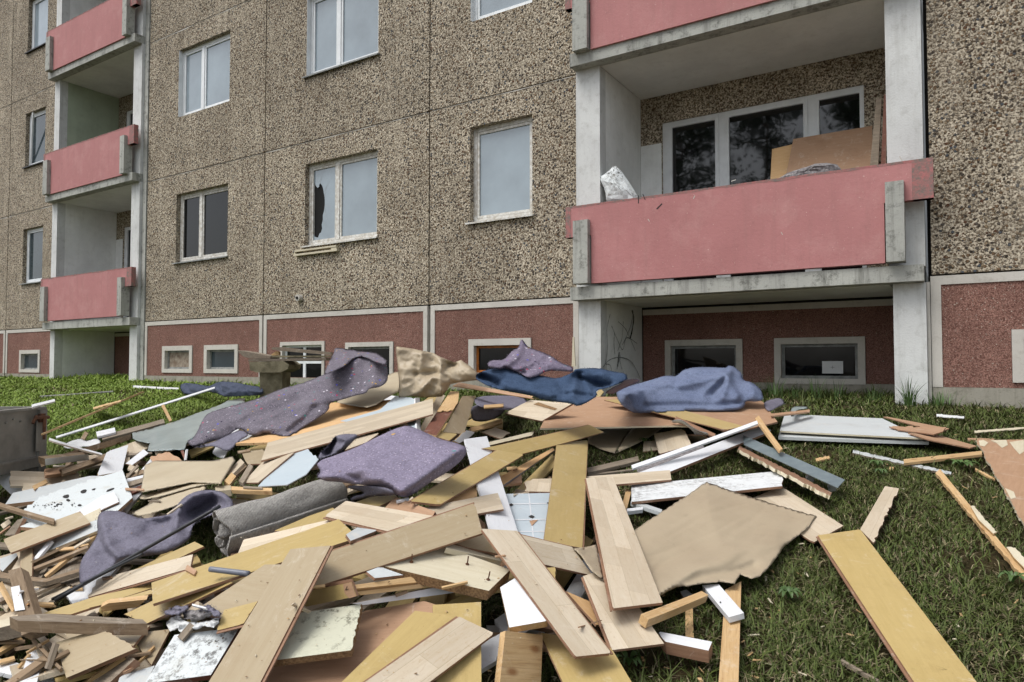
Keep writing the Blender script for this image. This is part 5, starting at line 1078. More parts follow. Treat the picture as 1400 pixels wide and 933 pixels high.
# ------------------------------------------------------------------ felts, rugs, rolled carpet
CL('plastic_film', 'crumpled grey green plastic film left of the speckled rug', 'film', 'A', [(765, 388), (860, 370), (960, 342), (1080, 300), (1240, 240), (1330, 200), (1420, 190), (1420, 240), (1240, 290), (1180, 380), (1090, 440), (1070, 488), (980, 492), (850, 497), (870, 450), (800, 440), (770, 425)], 'film', puff=.02, R=5, th=.003, smooth=0, step=2.2, crumple=.10, crsc=3.2, rag=.6, ridges=[([(1240, 250), (1130, 400), (1075, 480)], .05, 5), ([(1100, 310), (950, 420), (870, 490)], -.06, 5), ([(1190, 300), (1010, 330), (900, 400)], .05, 5), ([(800, 400), (880, 440)], -.05, 4)])
CL('speckled_rug', 'long grey purple rug with coloured flecks draped over the heap', 'rug', 'B', [(108, 605), (150, 590), (200, 480), (235, 440), (380, 400), (520, 362), (640, 310), (780, 270), (900, 225), (1000, 160), (1070, 120), (1150, 115), (1260, 150), (1275, 200), (1272, 262), (1230, 295), (1160, 305), (1150, 330), (1080, 345), (1000, 370), (935, 385), (932, 430), (860, 480), (780, 530), (720, 570), (680, 582), (560, 555), (530, 572), (470, 575), (430, 540), (400, 535), (330, 590), (200, 625), (130, 640)], 'felt', puff=.05, R=16, th=.006, step=3, rag=.5,
   folds=[([(930, 385), (840, 400), (810, 440), (700, 540)], .05, 9)], ridges=[([(240, 560), (450, 440), (700, 330), (1000, 220)], .06, 13), ([(380, 540), (560, 440), (760, 370)], -.05, 8), ([(420, 540), (540, 480), (800, 400), (900, 380)], .05, 9), ([(1140, 120), (1130, 300)], -.05, 8), ([(1200, 150), (1190, 290)], .05, 9), ([(540, 555), (700, 510)], .04, 8)], wr=(.03, .03, -.4), stand=1.4, h=.22, back=.6)
CL('rug_flap', 'dark underside flap of the speckled rug hanging on the left', 'rug', 'B', [(150, 640), (260, 615), (400, 545), (440, 545), (470, 575), (420, 600), (345, 675), (270, 635), (180, 648)], 'feltgrey', puff=.02, R=6, step=2.6, lift=-.06)
CL('rug_fold', 'folded back end of the speckled rug by the cellar window', 'rug', 'B', [(900, 228), (925, 160), (960, 100), (965, 65), (1010, 70), (1130, 88), (1200, 92), (1240, 118), (1270, 140), (1262, 165), (1200, 150), (1140, 118), (1080, 122), (1030, 170), (960, 205)], 'felt', puff=.06, R=9, step=2.6, stand=.6, h=.42, rag=.5, ridges=[([(970, 80), (1030, 110), (1030, 165)], .06, 5), ([(945, 130), (985, 140)], -.12, 8)])
# coloured flecks, as little felt tufts on the rug
CL('tan_sack', 'upright crumpled tan paper sack in front of the cellar wall', 'sack', 'C', [(470, 143), (560, 155), (690, 182), (730, 205), (810, 235), (850, 222), (905, 260), (955, 305), (930, 340), (850, 350), (788, 362), (770, 395), (738, 435), (640, 440), (560, 432), (488, 440), (490, 350), (480, 240)], 'tan', puff=.05, R=9, th=.004, smooth=0, step=2.2, stand=.25, h=.40, crumple=.06, crsc=4.0, folds=[([(735, 435), (720, 330), (735, 220)], .04, 8), ([(580, 420), (600, 300), (620, 170)], .03, 9)], ridges=[([(730, 200), (725, 320), (740, 420)], .06, 6), ([(590, 300), (700, 300)], -.05, 4), ([(730, 300), (800, 240)], -.05, 5), ([(630, 380), (690, 320), (760, 350)], .05, 5)], wr=(.02, .04, .5))
CL('blue_carpet', 'dark blue stiff carpet draped over the top of the heap', 'carpet', 'D', [(85, 312), (110, 292), (180, 272), (245, 260), (330, 285), (480, 315), (560, 332), (650, 295), (665, 272), (800, 268), (880, 288), (960, 300), (968, 335), (920, 360), (850, 385), (780, 400), (795, 428), (740, 465), (680, 492), (640, 475), (560, 465), (470, 452), (420, 430), (260, 400), (190, 385), (145, 368), (90, 335)], 'denim', puff=.05, R=12, th=.005, smooth=1, step=2.8, stand=1.3, h=.46,
   folds=[([(145, 350), (200, 345), (330, 380), (560, 430), (640, 420), (660, 330)], .05, 7), ([(560, 430), (650, 405), (790, 430)], -.04, 8), ([(740, 400), (700, 320), (670, 285)], .07, 9)], ridges=[([(110, 318), (160, 335), (215, 362)], -.14, 5), ([(690, 320), (760, 360), (850, 385)], -.16, 9), ([(240, 270), (420, 330), (640, 400)], .02, 14), ([(560, 340), (600, 420)], -.03, 6), ([(820, 300), (850, 370)], .04, 7)], wr=(.02, .03, .3))
CL('fleck_blanket', 'purple blanket with bright flecks crumpled on the dark blue carpet', 'blanket', 'D', [(155, 240), (180, 222), (250, 225), (300, 165), (335, 155), (345, 108), (360, 104), (385, 145), (440, 165), (520, 195), (580, 240), (640, 258), (655, 280), (640, 292), (560, 285), (500, 285), (440, 318), (390, 328), (350, 300), (300, 280), (255, 262), (240, 275), (160, 265)], 'speckle', puff=.07, R=9, step=2.4, stand=.9, h=.62, rag=.8, folds=[([(250, 262), (330, 270), (440, 225), (580, 245)], .06, 6), ([(350, 300), (420, 260), (520, 215)], .05, 6)], ridges=[([(345, 110), (330, 200), (270, 250)], .05, 5), ([(360, 300), (500, 230)], -.06, 5)], wr=(.03, .06, .3))
CL('blue_bundle', 'dusty blue felt folded into a thick bundle on brown hardboard', 'blanket', 'E', [(52, 322), (75, 305), (140, 285), (240, 258), (320, 232), (365, 227), (400, 235), (440, 195), (500, 180), (600, 178), (690, 185), (705, 168), (740, 178), (778, 210), (790, 258), (840, 265), (895, 310), (908, 370), (860, 380), (800, 375), (798, 400), (770, 428), (660, 436), (480, 432), (300, 438), (160, 447), (130, 430), (85, 400), (60, 360)], 'feltblue', puff=.10, R=16, step=2.8, stand=1.0, h=.20, back=.8,
   folds=[([(60, 325), (190, 300), (300, 275), (400, 242), (450, 238), (560, 242), (640, 226), (705, 190)], .09, 11), ([(240, 445), (235, 400), (215, 370), (205, 300)], .035, 8), ([(690, 205), (735, 290), (800, 385)], .09, 12)],
   ridges=[([(440, 200), (600, 195), (700, 190)], .05, 6), ([(700, 205), (640, 260), (560, 330)], .035, 5), ([(712, 215), (700, 270), (670, 350)], .04, 5), ([(670, 210), (560, 262), (420, 290)], .03, 6), ([(680, 240), (610, 330)], -.03, 4), ([(300, 434), (480, 430), (660, 434), (770, 420)], .045, 6), ([(230, 402), (480, 402), (700, 398), (790, 384)], -.05, 5), ([(120, 330), (150, 380), (165, 430)], .04, 6), ([(320, 300), (480, 330), (600, 350)], -.03, 9), ([(830, 275), (850, 320), (840, 370)], .04, 6)], wr=(.018, .02, .1))
CL('lavender_felt', 'light purple felt folded double in the middle of the heap', 'blanket', 'C', [(10, 830), (40, 800), (120, 775), (240, 730), (380, 660), (480, 615), (545, 600), (640, 640), (720, 680), (830, 705), (882, 730), (878, 765), (850, 810), (760, 880), (680, 925), (560, 1010), (510, 1020), (470, 1000), (420, 960), (250, 945), (150, 930), (60, 925), (10, 900), (40, 870)], 'feltpurple', puff=.07, R=20, step=3.2, stand=1.6, h=.47,
   folds=[([(875, 735), (760, 825), (600, 940), (500, 1000)], .06, 9), ([(30, 845), (120, 850), (240, 885), (330, 900)], .03, 8)], ridges=[([(60, 900), (300, 860), (420, 930), (500, 990)], .05, 14), ([(40, 870), (110, 860), (250, 905)], -.05, 8), ([(545, 605), (700, 700), (850, 720)], .03, 14), ([(300, 830), (520, 820), (700, 780)], .03, 24)], wr=(.010, .012, -.3), back=.8)
CL('felt_fold', 'lower rolled hem of the light purple felt', 'blanket', 'K', [(60, 455), (75, 440), (210, 442), (300, 455), (350, 488), (310, 500), (200, 505), (130, 520), (80, 530), (90, 505), (180, 485)], 'feltgrey', puff=.03, R=6, step=2.6, lift=-.02)
CL('felt_curl', 'curled dark felt tube end above the light purple felt', 'blanket', 'B', [(868, 705), (885, 670), (940, 620), (965, 578), (1020, 565), (1095, 568), (1100, 582), (1040, 640), (980, 680), (940, 690), (880, 715)], 'feltgrey', puff=.05, R=7, step=2.4, stand=1.0, h=.44, ridges=[([(955, 600), (925, 670)], -.14, 6), ([(975, 580), (1030, 610), (1000, 660)], .05, 4)])
CL('grey_felt', 'purple grey felt twisted over the boards at left', 'blanket', 'T', [(255, 830), (248, 720), (270, 640), (330, 560), (385, 470), (375, 400), (385, 330), (430, 302), (540, 305), (620, 335), (690, 362), (800, 345), (900, 330), (930, 280), (1000, 200), (1090, 160), (1200, 155), (1280, 175), (1330, 220), (1350, 270), (1300, 300), (1200, 330), (1080, 380), (1050, 420), (1040, 500), (960, 560), (860, 610), (720, 625), (620, 640), (545, 665), (480, 720), (400, 765), (300, 820)], 'feltgrey', puff=.06, R=16, step=3.2, stand=1.6, h=.20, back=.8,
   folds=[([(385, 460), (430, 560), (500, 640), (560, 665)], -.06, 11), ([(925, 440), (905, 380), (935, 290), (1010, 210)], .03, 9)], ridges=[([(935, 420), (960, 280), (1060, 190), (1200, 175), (1300, 210)], .07, 8), ([(1060, 320), (1120, 290), (1200, 240)], -.16, 16), ([(400, 370), (470, 560), (540, 640)], .05, 12), ([(560, 420), (750, 560)], .03, 22), ([(740, 420), (890, 380)], -.06, 14)], wr=(.025, .02, -.4))
CL('felt_roll_end', 'small grey roll end at the right of the blue bundle', 'roll', 'E', [(905, 388), (940, 368), (1000, 355), (1025, 372), (1025, 395), (990, 410), (950, 435), (925, 430)], 'feltgrey', puff=.05, R=6, step=2, stand=1, h=.08)
CL('pink_scrap', 'small wad of pinkish felt between the blue carpet and bundle', 'scrap', 'D', [(880, 380), (930, 360), (950, 335), (1030, 330), (1040, 350), (960, 380), (900, 410), (880, 420), (830, 415)], 'feltpurple', puff=.03, R=5, step=2, rag=.8, h=.3)
CL('paper_wad', 'crumpled torn white paper on the mouldy white panel', 'paper', 'J', [(35, 545), (60, 505), (110, 490), (150, 520), (170, 530), (250, 540), (380, 510), (385, 540), (350, 575), (290, 560), (230, 585), (170, 570), (150, 620), (110, 580), (60, 600)], 'paper', puff=.012, R=3, step=1.8, crumple=.035, crsc=13, rag=1.0, smooth=0)
CL('foam_wad', 'grey lump of torn insulation above the white paper', 'scrap', 'J', [(145, 465), (200, 455), (290, 450), (345, 470), (330, 495), (260, 520), (150, 520)], 'foam', puff=.02, R=4, step=1.8, rag=1.0, smooth=0, crumple=.03, crsc=12)
CL('lint_scrap', 'purple torn lint lying beside the insulation lump', 'scrap', 'J', [(20, 465), (90, 432), (180, 425), (185, 450), (140, 470), (120, 490), (30, 490)], 'feltgrey', puff=.014, R=3, step=1.8, rag=1.2, smooth=0, crumple=.02, crsc=12)
CL('lint_scrap', 'purple torn lint at the edge of the short wrinkled board', 'scrap', 'J', [(250, 440), (310, 420), (350, 440), (400, 480), (390, 500), (345, 495), (330, 465), (280, 455)], 'feltgrey', puff=.014, R=3, step=1.8, rag=1.2, smooth=0, crumple=.02, crsc=12)
def tube_item(name, label, cat, c, a, b, r, mat, gap=.004, k=10, sag=0):
    (x0, y0), (x1, y1) = cv(c, [a, b]); n = 14; xs = np.linspace(x0, x1, n); ys = np.linspace(y0, y1, n); iv = lookup(xs, ys)
    A = np.c_[np.ones(n), np.linspace(0, 1, n)]; q = np.linalg.lstsq(A, iv, rcond=None)[0]; lin = A@q; lin += max(0, np.percentile(iv-lin, 92)); 
    P = [Vector(at_depth(x, y, 1/(i_*(1+r+gap)))) for x, y, i_ in zip(xs, ys, lin)]; cen = P[0].copy(); mb = MB(); mb.tube([p-cen for p in P], r, k); o = mb.build(name, [mat], None, True); o.location = cen; setp(o, label, cat); return o
tube_item('black_rod', 'long thin black rod slanting across the grey felt', 'rod', 'T', (80, 940), (1250, 270), .007, 'black')
tube_item('black_rod', 'second thin dark rod lying along the first at lower left', 'rod', 'T', (60, 930), (700, 610), .006, 'black')
tube_item('plastic_tube', 'short grey plastic tube lying on the long ochre plank', 'tube', 'I', (298, 704), (535, 732), .009, 'greypipe')
# ------------------------------------------------------------------ things left on the balcony and at the windows
def lean_board(name, label, pts, y0, y1, th, mat, edge='fibre', cat='board'):
    """a slab whose outline is seen on the plane y0 (bottom) .. y1 (top)"""
    zs = [p[1] for p in pts]; zb, zt = min(zs), max(zs); v = []
    for off in (0, th):
        for x, z in pts: v.append((x, y0+(y1-y0)*(z-zb)/(zt-zb)+off, z))
    n = len(pts); cen = Vector((sum(p[0] for p in pts)/n, (y0+y1)/2, zb)); v = [tuple(Vector(p)-cen) for p in v]
    o = mesh_obj(name, v, [tuple(range(n)), tuple(range(2*n-1, n-1, -1))]+[(i, i+n, (i+1) % n+n, (i+1) % n) for i in range(n)], [mat, edge], None, [0, 1]+[1]*n)
    o.location = cen; return setp(o, label, cat)
def wp(pts, y): return [tuple(on_axis(x, yy, 1, y)[[0, 2]]) for x, yy in pts]
lean_board('hardboard_sheet', 'large brown board leaning against the balcony window', wp([(1080, 184), (1190, 165), (1196, 245), (1076, 262)], D+.75), D+.55, D+.95, .012, 'hardboard')
lean_board('hardboard_sheet', 'smaller light brown board leaning left of the large one on the balcony', wp([(1052, 200), (1084, 192), (1084, 262), (1056, 262)], D+.85), D+.70, D+1.0, .012, 'orange')
lean_board('wooden_plank', 'weathered plank standing upright beside the right balcony column', wp([(1197, 128), (1204, 133), (1200, 250), (1188, 250)], D+.35), D+.30, D+.45, .05, 'oldwood', 'redwood')
lean_board('wooden_plank', 'thin red edged plank squeezed behind the right balcony column', wp([(1208, 127), (1213, 127), (1211, 250), (1204, 250)], D+.25), D+.2, D+.3, .03, 'redwood', 'cream')
def lump(name, label, cat, pts, y, mat, amp, seed, th=.12):
    """crumpled packet: outline on plane y, inflated both ways"""
    P = chaikin([tuple(p) for p in pts], 1); n = len(P); cx = sum(p[0] for p in P)/n; cz = sum(p[1] for p in P)/n; V, F = [], []; K = 6
    for side in (1, -1):
        for k in range(1, K+1):
            t = k/K
            for i, (x, z) in enumerate(P):
                X_, Z_ = cx+(x-cx)*t, cz+(z-cz)*t; q = Vector((X_*9, Z_*9, seed)); dv = noise.voronoi(q)[0]
                d = th*math.sqrt(max(0, 1-t*t))*side + (amp*(dv[1]-dv[0]-.3)+amp*.7*noise.noise(q*1.7)) * (1 if k < K else 0)*side
                V.append((X_-cx, -d, Z_-cz))
        V.append((0, -th*side, 0))
    off = K*n+1
    for s_ in (0, 1):
        o0 = s_*off; c = o0+K*n
        for i in range(n):
            j = (i+1) % n; F.append((c, o0+i, o0+j))
            for k in range(K-1): F.append((o0+k*n+i, o0+(k+1)*n+i, o0+(k+1)*n+j, o0+k*n+j))
    o = mesh_obj(name, V, F, mat, None, None, False); bm = bmesh.new(); bm.from_mesh(o.data); bmesh.ops.remove_doubles(bm, verts=bm.verts, dist=.0005); bmesh.ops.recalc_face_normals(bm, faces=bm.faces); bm.to_mesh(o.data); bm.free()
    o.location = (cx, y, cz); return setp(o, label, cat)
lump('insulation_pack', 'crumpled grey white pack of insulation at the left end of the balcony', 'insulation', wp([(818, 243), (830, 236), (840, 226), (848, 232), (862, 252), (874, 272), (870, 284), (830, 284), (828, 262)], D-.02), D-.02, 'mould', .03, 3)
lump('paper_heap', 'low heap of torn white paper behind the pink parapet', 'paper', wp([(1058, 248), (1078, 236), (1100, 230), (1125, 222), (1150, 226), (1150, 250), (1060, 262)], D+.05), D+.05, 'foam', .03, 8)
mb = MB(); z0 = 2.98; mb.box(0, 1.0, -.06, .0, 0, .03); mb.box(.02, .98, -.058, .0, .066, .092); mb.box(0, .03, -.05, .0, .0305, .0655); mb.box(.86, .98, -.05, 0, .0305, .0655)
o = mb.build('wooden_bracket', ['cream'], None); o.location = (-9.14, D-.002, z0); setp(o, 'narrow pale wooden sill box fixed below the smashed window', 'sill box')
p = on_axis(783, 500, 1, D-.12); mb = MB(); q0 = on_axis(786, 462, 1, D-.12); r = Vector((p[0]-q0[0], 0, p[2]-q0[2]))
mb.add([(-.0, -.01, 0), (.05, -.01, 0), (.03, -.01, .36), (.015, -.01, .36), (0, .01, 0), (.05, .01, 0), (.03, .01, .36), (.015, .01, .36)], [(0, 1, 2, 3), (7, 6, 5, 4), (0, 4, 5, 1), (1, 5, 6, 2), (2, 6, 7, 3), (3, 7, 4, 0)])
o = mb.build('white_lath', ['cream'], None); o.location = (float(p[0])-.02, D-.1, 1.18); setp(o, 'thin pale lath leaning on the wall left of the loggia column', 'stick')
# loose splinters lying in the gaps of the heap
NF = len(FILL); FIDS = {q[4] for q in FILL}; tries = 0
while len(FILL) < NF+42 and tries < 6000:
    tries += 1; x = random.uniform(0, 420) if random.random() < .72 else random.uniform(420, 900); y = random.uniform(590, 925)
    j, i = int((y-GY0)/STEP), int((x-GX0)/STEP)
    if not inpoly(x, y, HEAP) or not (IDB[j, i] in FIDS or IDB[j, i] == 0): continue
    sc = .4+(y-480)/450*.8; a = random.gauss(-.4, .45); L = random.uniform(12, 38)*sc; W_ = random.choice([1.6, 2.2, 3, 4.5, 8])*sc; mt = random.choice(['oldwood', 'brownwood', 'pine', 'maple', 'white', 'hardboard'])
    FILL.append(stick('wood_splinter', '', 'P', x-math.cos(a)*L/2, y-math.sin(a)*L/2, x+math.cos(a)*L/2, y+math.sin(a)*L/2, W_, mt, th=.007, cat='splinter', group='splinters in the gaps of the heap', jag=(1, 3), pct=40)+(CUR[0], mt, x, y, L/sc))
    FIDS.add(CUR[0])
# ------------------------------------------------------------------ name the small buried pieces that show, merge the hidden ones
LAND = [('the rolled grey carpet', 380, 705), ('the lavender felt', 540, 640), ('the black rod', 160, 780), ('the grey twisted felt', 200, 740), ('the mouldy white panel', 110, 690), ('the grey container', 40, 610), ('the speckled rug', 370, 570), ('the tan sack', 590, 510),
 ('the blue carpet', 730, 520), ('the blue felt bundle', 930, 535), ('the red stained board', 600, 570), ('the white upright plank', 660, 640), ('the tile patterned sheet', 720, 700), ('the upright ochre board', 775, 670), ('the chipboard shelf', 600, 790), ('the steep tan plank', 370, 840), ('the peeling pale board', 440, 860),
 ('the black mould board', 260, 890), ('the broad dirty tan board', 130, 885), ('the long grey beam', 110, 846), ('the striped post', 30, 820), ('the folded brown paper', 255, 650), ('the green plastic film', 235, 590), ('the orange veneer panel', 450, 575), ('the long maple plank', 480, 590), ('the pale blue sheet', 400, 640),
 ('the jointed wood block', 560, 700), ('the big tan plank', 540, 750), ('the long ochre plank', 350, 770), ('the ochre cross planks', 700, 640), ('the diagonal maple plank', 745, 810), ('the bent dark board', 40, 788), ('the maple plank at left', 180, 790), ('the white beam', 560, 820), ('the slotted maple panel', 740, 560), ('the rough pine plank', 715, 900), ('the brown bottom sheet', 420, 910)]
ADJ = {'oldwood': 'grey splintered', 'brownwood': 'dirty brown', 'pine': 'raw pine', 'maple': 'pale laminate', 'ochre': 'ochre laminate', 'hardboard': 'brown hardboard', 'white': 'white painted'}
hid = []; used = set()
for (o, f, M, xm, idn, mt, x, y, L) in FILL:
    vis = int((IDB == idn).sum())
    if vis < 4: hid.append(o); continue
    ys_, xs_ = np.nonzero(IDB == idn); cx, cy = GX0+STEP*xs_.mean(), GY0+STEP*ys_.mean()
    size = 'small' if vis < 40 else 'short' if vis < 110 else 'long'
    for nm, lx, ly in sorted(LAND, key=lambda a: math.hypot(a[1]-cx, (a[2]-cy)*1.5)):
        dx, dy = cx-lx, cy-ly; rel = ('left of' if dx < 0 else 'right of') if abs(dx) > abs(dy)*1.3 else ('just behind' if dy < 0 else 'in front of')
        kind_ = 'batten' if o.name.startswith('wooden_lath') else 'splinter' if o.name.startswith('wood_splinter') else 'offcut'; lb = f'{size} {ADJ[mt]} {kind_} half buried {rel} {nm}'
        if lb not in used: used.add(lb); break
    o['label'] = lb
if hid:
    bm = bmesh.new(); mats = []
    for o in hid:
        n0 = len(bm.verts); me = o.data.copy(); me.transform(o.matrix_world)
        base = len(mats); mats += list(me.materials)
        nf = len(bm.faces); bm.from_mesh(me); bm.faces.ensure_lookup_table()
        for q in bm.faces[nf:]: q.material_index += base
        for ch in list(o.children): bpy.data.objects.remove(ch)
        bpy.data.objects.remove(o)
    me = bpy.data.meshes.new('buried_rubble'); bm.to_mesh(me); bm.free()
    um = list(dict.fromkeys(mats)); idx = np.zeros(len(me.polygons), int); me.polygons.foreach_get('material_index', idx)
    for m_ in um: me.materials.append(m_)
    mp_ = np.array([um.index(m_) for m_ in mats]); me.polygons.foreach_set('material_index', mp_[idx])
    o = bpy.data.objects.new('buried_rubble', me); COL.objects.link(o); setp(o, 'broken boards and battens buried under the heap', 'rubble', kind='stuff')
# ------------------------------------------------------------------ lawn
def lawn():
    N = 2300000; X = rng.uniform(-21, 7.5, N); Y = rng.uniform(.6, 9.1, N)
    zg = .105*np.clip(Y, -4, 8)+.004*np.clip(-X, -10, 25)
    rel = np.c_[X, Y, zg]-CAM; dz = rel@FW; px = 700+FPX*(rel@RT)/dz; py = 466.5-FPX*(rel@UP)/dz
    ok = (dz > .8) & (px > -150) & (px < 2600) & ((px < 1560) | (rng.random(N) < .4)) & (py < 1100)
    inb = (Y > D-.02) & ~(((X > -3.6) & (X < -.56)) | ((X > -17) & (X < -14.03)))
    ok &= ~inb & (Y < D+1.2)
    ok &= rng.random(N) < np.minimum(1, (3.2/dz)**1.25)
    X, Y, zg, dz = X[ok], Y[ok], zg[ok], dz[ok]
    keep = np.ones(len(X), bool); short = np.ones(len(X))
    for poly in FOOT:
        P = np.array(poly); x0, y0 = P[:, 0].min(), P[:, 1].min(); x1, y1 = P[:, 0].max(), P[:, 1].max()
        c = (X > x0) & (X < x1) & (Y > y0) & (Y < y1); ii = np.nonzero(c)[0]
        if not len(ii): continue
        xx, yy = X[ii], Y[ii]; m = np.zeros(len(ii), bool)
        for k in range(len(P)):
            xa, ya = P[k][:2]; xb, yb = P[(k+1) % len(P)][:2]
            if ya != yb: m ^= ((ya > yy) != (yb > yy)) & (xx < (xb-xa)*(yy-ya)/(yb-ya)+xa)
        q = np.linalg.lstsq(np.c_[np.ones(len(P)), P[:, :2]], P[:, 2], rcond=None)[0]; hgt_ = q[0]+q[1]*xx+q[2]*yy-zg[ii]
        keep[ii[m & (hgt_ < .07)]] = False; short[ii[m & (hgt_ < .14)]] *= .6
    X, Y, zg, dz, short = X[keep], Y[keep], zg[keep], dz[keep], short[keep]; n = len(X)
    # patches
    def fld(sc, sd):
        r2 = np.random.default_rng(sd); g_ = r2.random((60, 60)); u = (X*sc) % 59; v = (Y*sc) % 59; i, j = u.astype(int), v.astype(int); a, b = u-i, v-j; a = a*a*(3-2*a); b = b*b*(3-2*b)
        return g_[i, j]*(1-a)*(1-b)+g_[i+1, j]*a*(1-b)+g_[i, j+1]*(1-a)*b+g_[i+1, j+1]*a*b
    p1 = .5*fld(1.1, 1)+.3*fld(2.7, 2)+.2*fld(7, 3); p2 = .6*fld(1.9, 4)+.4*fld(5.3, 5)
    k = rng.random(n) < np.clip((.42+1.6*(p1-.28)), .12 , 1)*np.where((fld(2.3, 9) < .22) & (X > -7), .25, 1); X, Y, zg, dz, short, p1, p2 = (a[k] for a in (X, Y, zg, dz, short, p1, p2)); n = len(X)
    edge = np.clip((Y-7.0)/.8, 0, 1)*(rng.random(n) < .25)
    H = (.012+.022*rng.random(n)+.020*p2+.08*edge*rng.random(n))*short*np.where(rng.random(n) < .05, 1.6, 1)
    Wd = (.0016+.0016*rng.random(n))*np.maximum(1, dz/3.4)
    nearf = np.clip((X+6)/5, 0, 1); straw = rng.random(n) < (.10+.16*nearf+.55*np.clip(.5-p1, 0, 1)); H = np.where(straw, H*.7, H)
    a = rng.uniform(0, 2*math.pi, n)+.0; lean = rng.uniform(.4, 2.2, n)*np.where(straw, 1.9, 1); dirx, diry = np.cos(a), np.sin(a); sx, sy = -diry*Wd, dirx*Wd
    b0 = np.c_[X-sx, Y-sy, zg-.004]; b1 = np.c_[X+sx, Y+sy, zg-.004]
    mx, my, mz = X+dirx*H*lean*.35, Y+diry*H*lean*.35, zg+H*.62
    m0 = np.c_[mx-sx*.8, my-sy*.8, mz]; m1 = np.c_[mx+sx*.8, my+sy*.8, mz]
    tp = np.c_[X+dirx*H*lean, Y+diry*H*lean, zg+H*np.where(straw, .75, 1.0)]
    V = np.stack([b0, b1, m1, m0, tp], 1).reshape(-1, 3).astype(np.float32)
    me = bpy.data.meshes.new('grass'); me.vertices.add(5*n); me.vertices.foreach_set('co', V.ravel())
    base = (np.arange(n)*5)[:, None]; L = np.concatenate([base+[0, 1, 2, 3], base+[3, 2, 4]], 1).ravel().astype(np.int32)
    me.loops.add(7*n); me.loops.foreach_set('vertex_index', L); me.polygons.add(2*n)
    st = np.stack([np.arange(n)*7, np.arange(n)*7+4], 1).ravel().astype(np.int32); me.polygons.foreach_set('loop_start', st)
    me.update(calc_edges=True); me.validate()
    g0, g1, g2, s0 = (np.array(s2l(c)[:3]) for c in ((74, 94, 40), (118, 136, 64), (94, 92, 54), (160, 148, 116)))
    t = rng.random(n)[:, None]; far = np.clip((-X-4)/6, 0, 1)[:, None]
    c = g0*(1-t)+g1*t; c = c*(1-.45*p2[:, None])+g2*.45*p2[:, None]; c = c*(.62+.50*far)+far*np.array(s2l((96, 122, 26))[:3])*.55; c = np.where(straw[:, None], s0*(.35+.6*t), c)
    C4 = np.concatenate([np.repeat(c[:, None, :], 5, 1), np.ones((n, 5, 1))], 2).astype(np.float32)
    at = me.color_attributes.new('tint', 'FLOAT_COLOR', 'POINT'); at.data.foreach_set('color', C4.ravel())
    me.materials.append(MAT['grass']); o = bpy.data.objects.new('grass', me); COL.objects.link(o); setp(o, 'short patchy mown grass with dry blades', 'grass', kind='stuff'); print('BLADES', n)
lawn()
# chips and crumbs on the lawn near the heap
mb = MB()
for _ in range(420):
    x = random.gauss(950, 260) if random.random() < .6 else random.uniform(60, 900); y = random.uniform(560, 930)
    r = ray(x, y); t = 1/float(inv_g(x, y, .022)); p = CAM+r*t
    if COVER[min(len(gys)-1, int((y-GY0)/STEP)), min(len(gxs)-1, max(0, int((x-GX0)/STEP)))]: continue
    a = random.uniform(0, 6.3); l, w2 = random.uniform(.004, .022), random.uniform(.002, .006); u = Vector((math.cos(a)*l, math.sin(a)*l, random.uniform(-.3, .3)*l)); v = Vector((-math.sin(a)*w2, math.cos(a)*w2, .001)); P = Vector(p); h = Vector((0, 0, .002))
    mb.add([tuple(P-u-v), tuple(P+u-v*.4), tuple(P+u*.8+v), tuple(P-u*.7+v*.8), tuple(P-u-v-h), tuple(P+u-v*.4-h), tuple(P+u*.8+v-h), tuple(P-u*.7+v*.8-h)], [(0, 1, 2, 3), (4, 7, 6, 5), (0, 4, 5, 1), (1, 5, 6, 2), (2, 6, 7, 3), (3, 7, 4, 0)], random.choice([0, 0, 1]))
for _ in range(420):
    x, y = random.uniform(0, 880), random.uniform(580, 930)
    if not inpoly(x, y, HEAP): continue
    P = Vector(at_depth(x, y, 1/(float(lookup([x], [y])[0])*1.003))); a = random.uniform(0, 6.3); l = random.choice([.0015, .002, .0025, .004]); w2 = l*random.uniform(.3, .8); u = Vector((math.cos(a)*l, math.sin(a)*l, random.uniform(-.3, .3)*l)); v = Vector((-math.sin(a)*w2, math.cos(a)*w2, random.uniform(-.3, .3)*w2)); h = Vector((0, 0, l*.4))
    mb.add([tuple(P-u-v), tuple(P+u-v*.4), tuple(P+u*.8+v), tuple(P-u*.7+v*.8), tuple(P-u*.6-v*.6+h), tuple(P+u*.6-v*.2+h), tuple(P+u*.4+v*.5+h), tuple(P-u*.3+v*.5+h)], [(0, 3, 2, 1), (4, 5, 6, 7), (0, 1, 5, 4), (1, 2, 6, 5), (2, 3, 7, 6), (3, 0, 4, 7)], random.choice([0, 0, 1, 2, 2]))
o = mb.build('wood_crumbs', ['pine', 'cream', 'chip']); setp(o, 'tiny wood crumbs and paint flakes scattered over heap and grass', 'debris', kind='stuff')
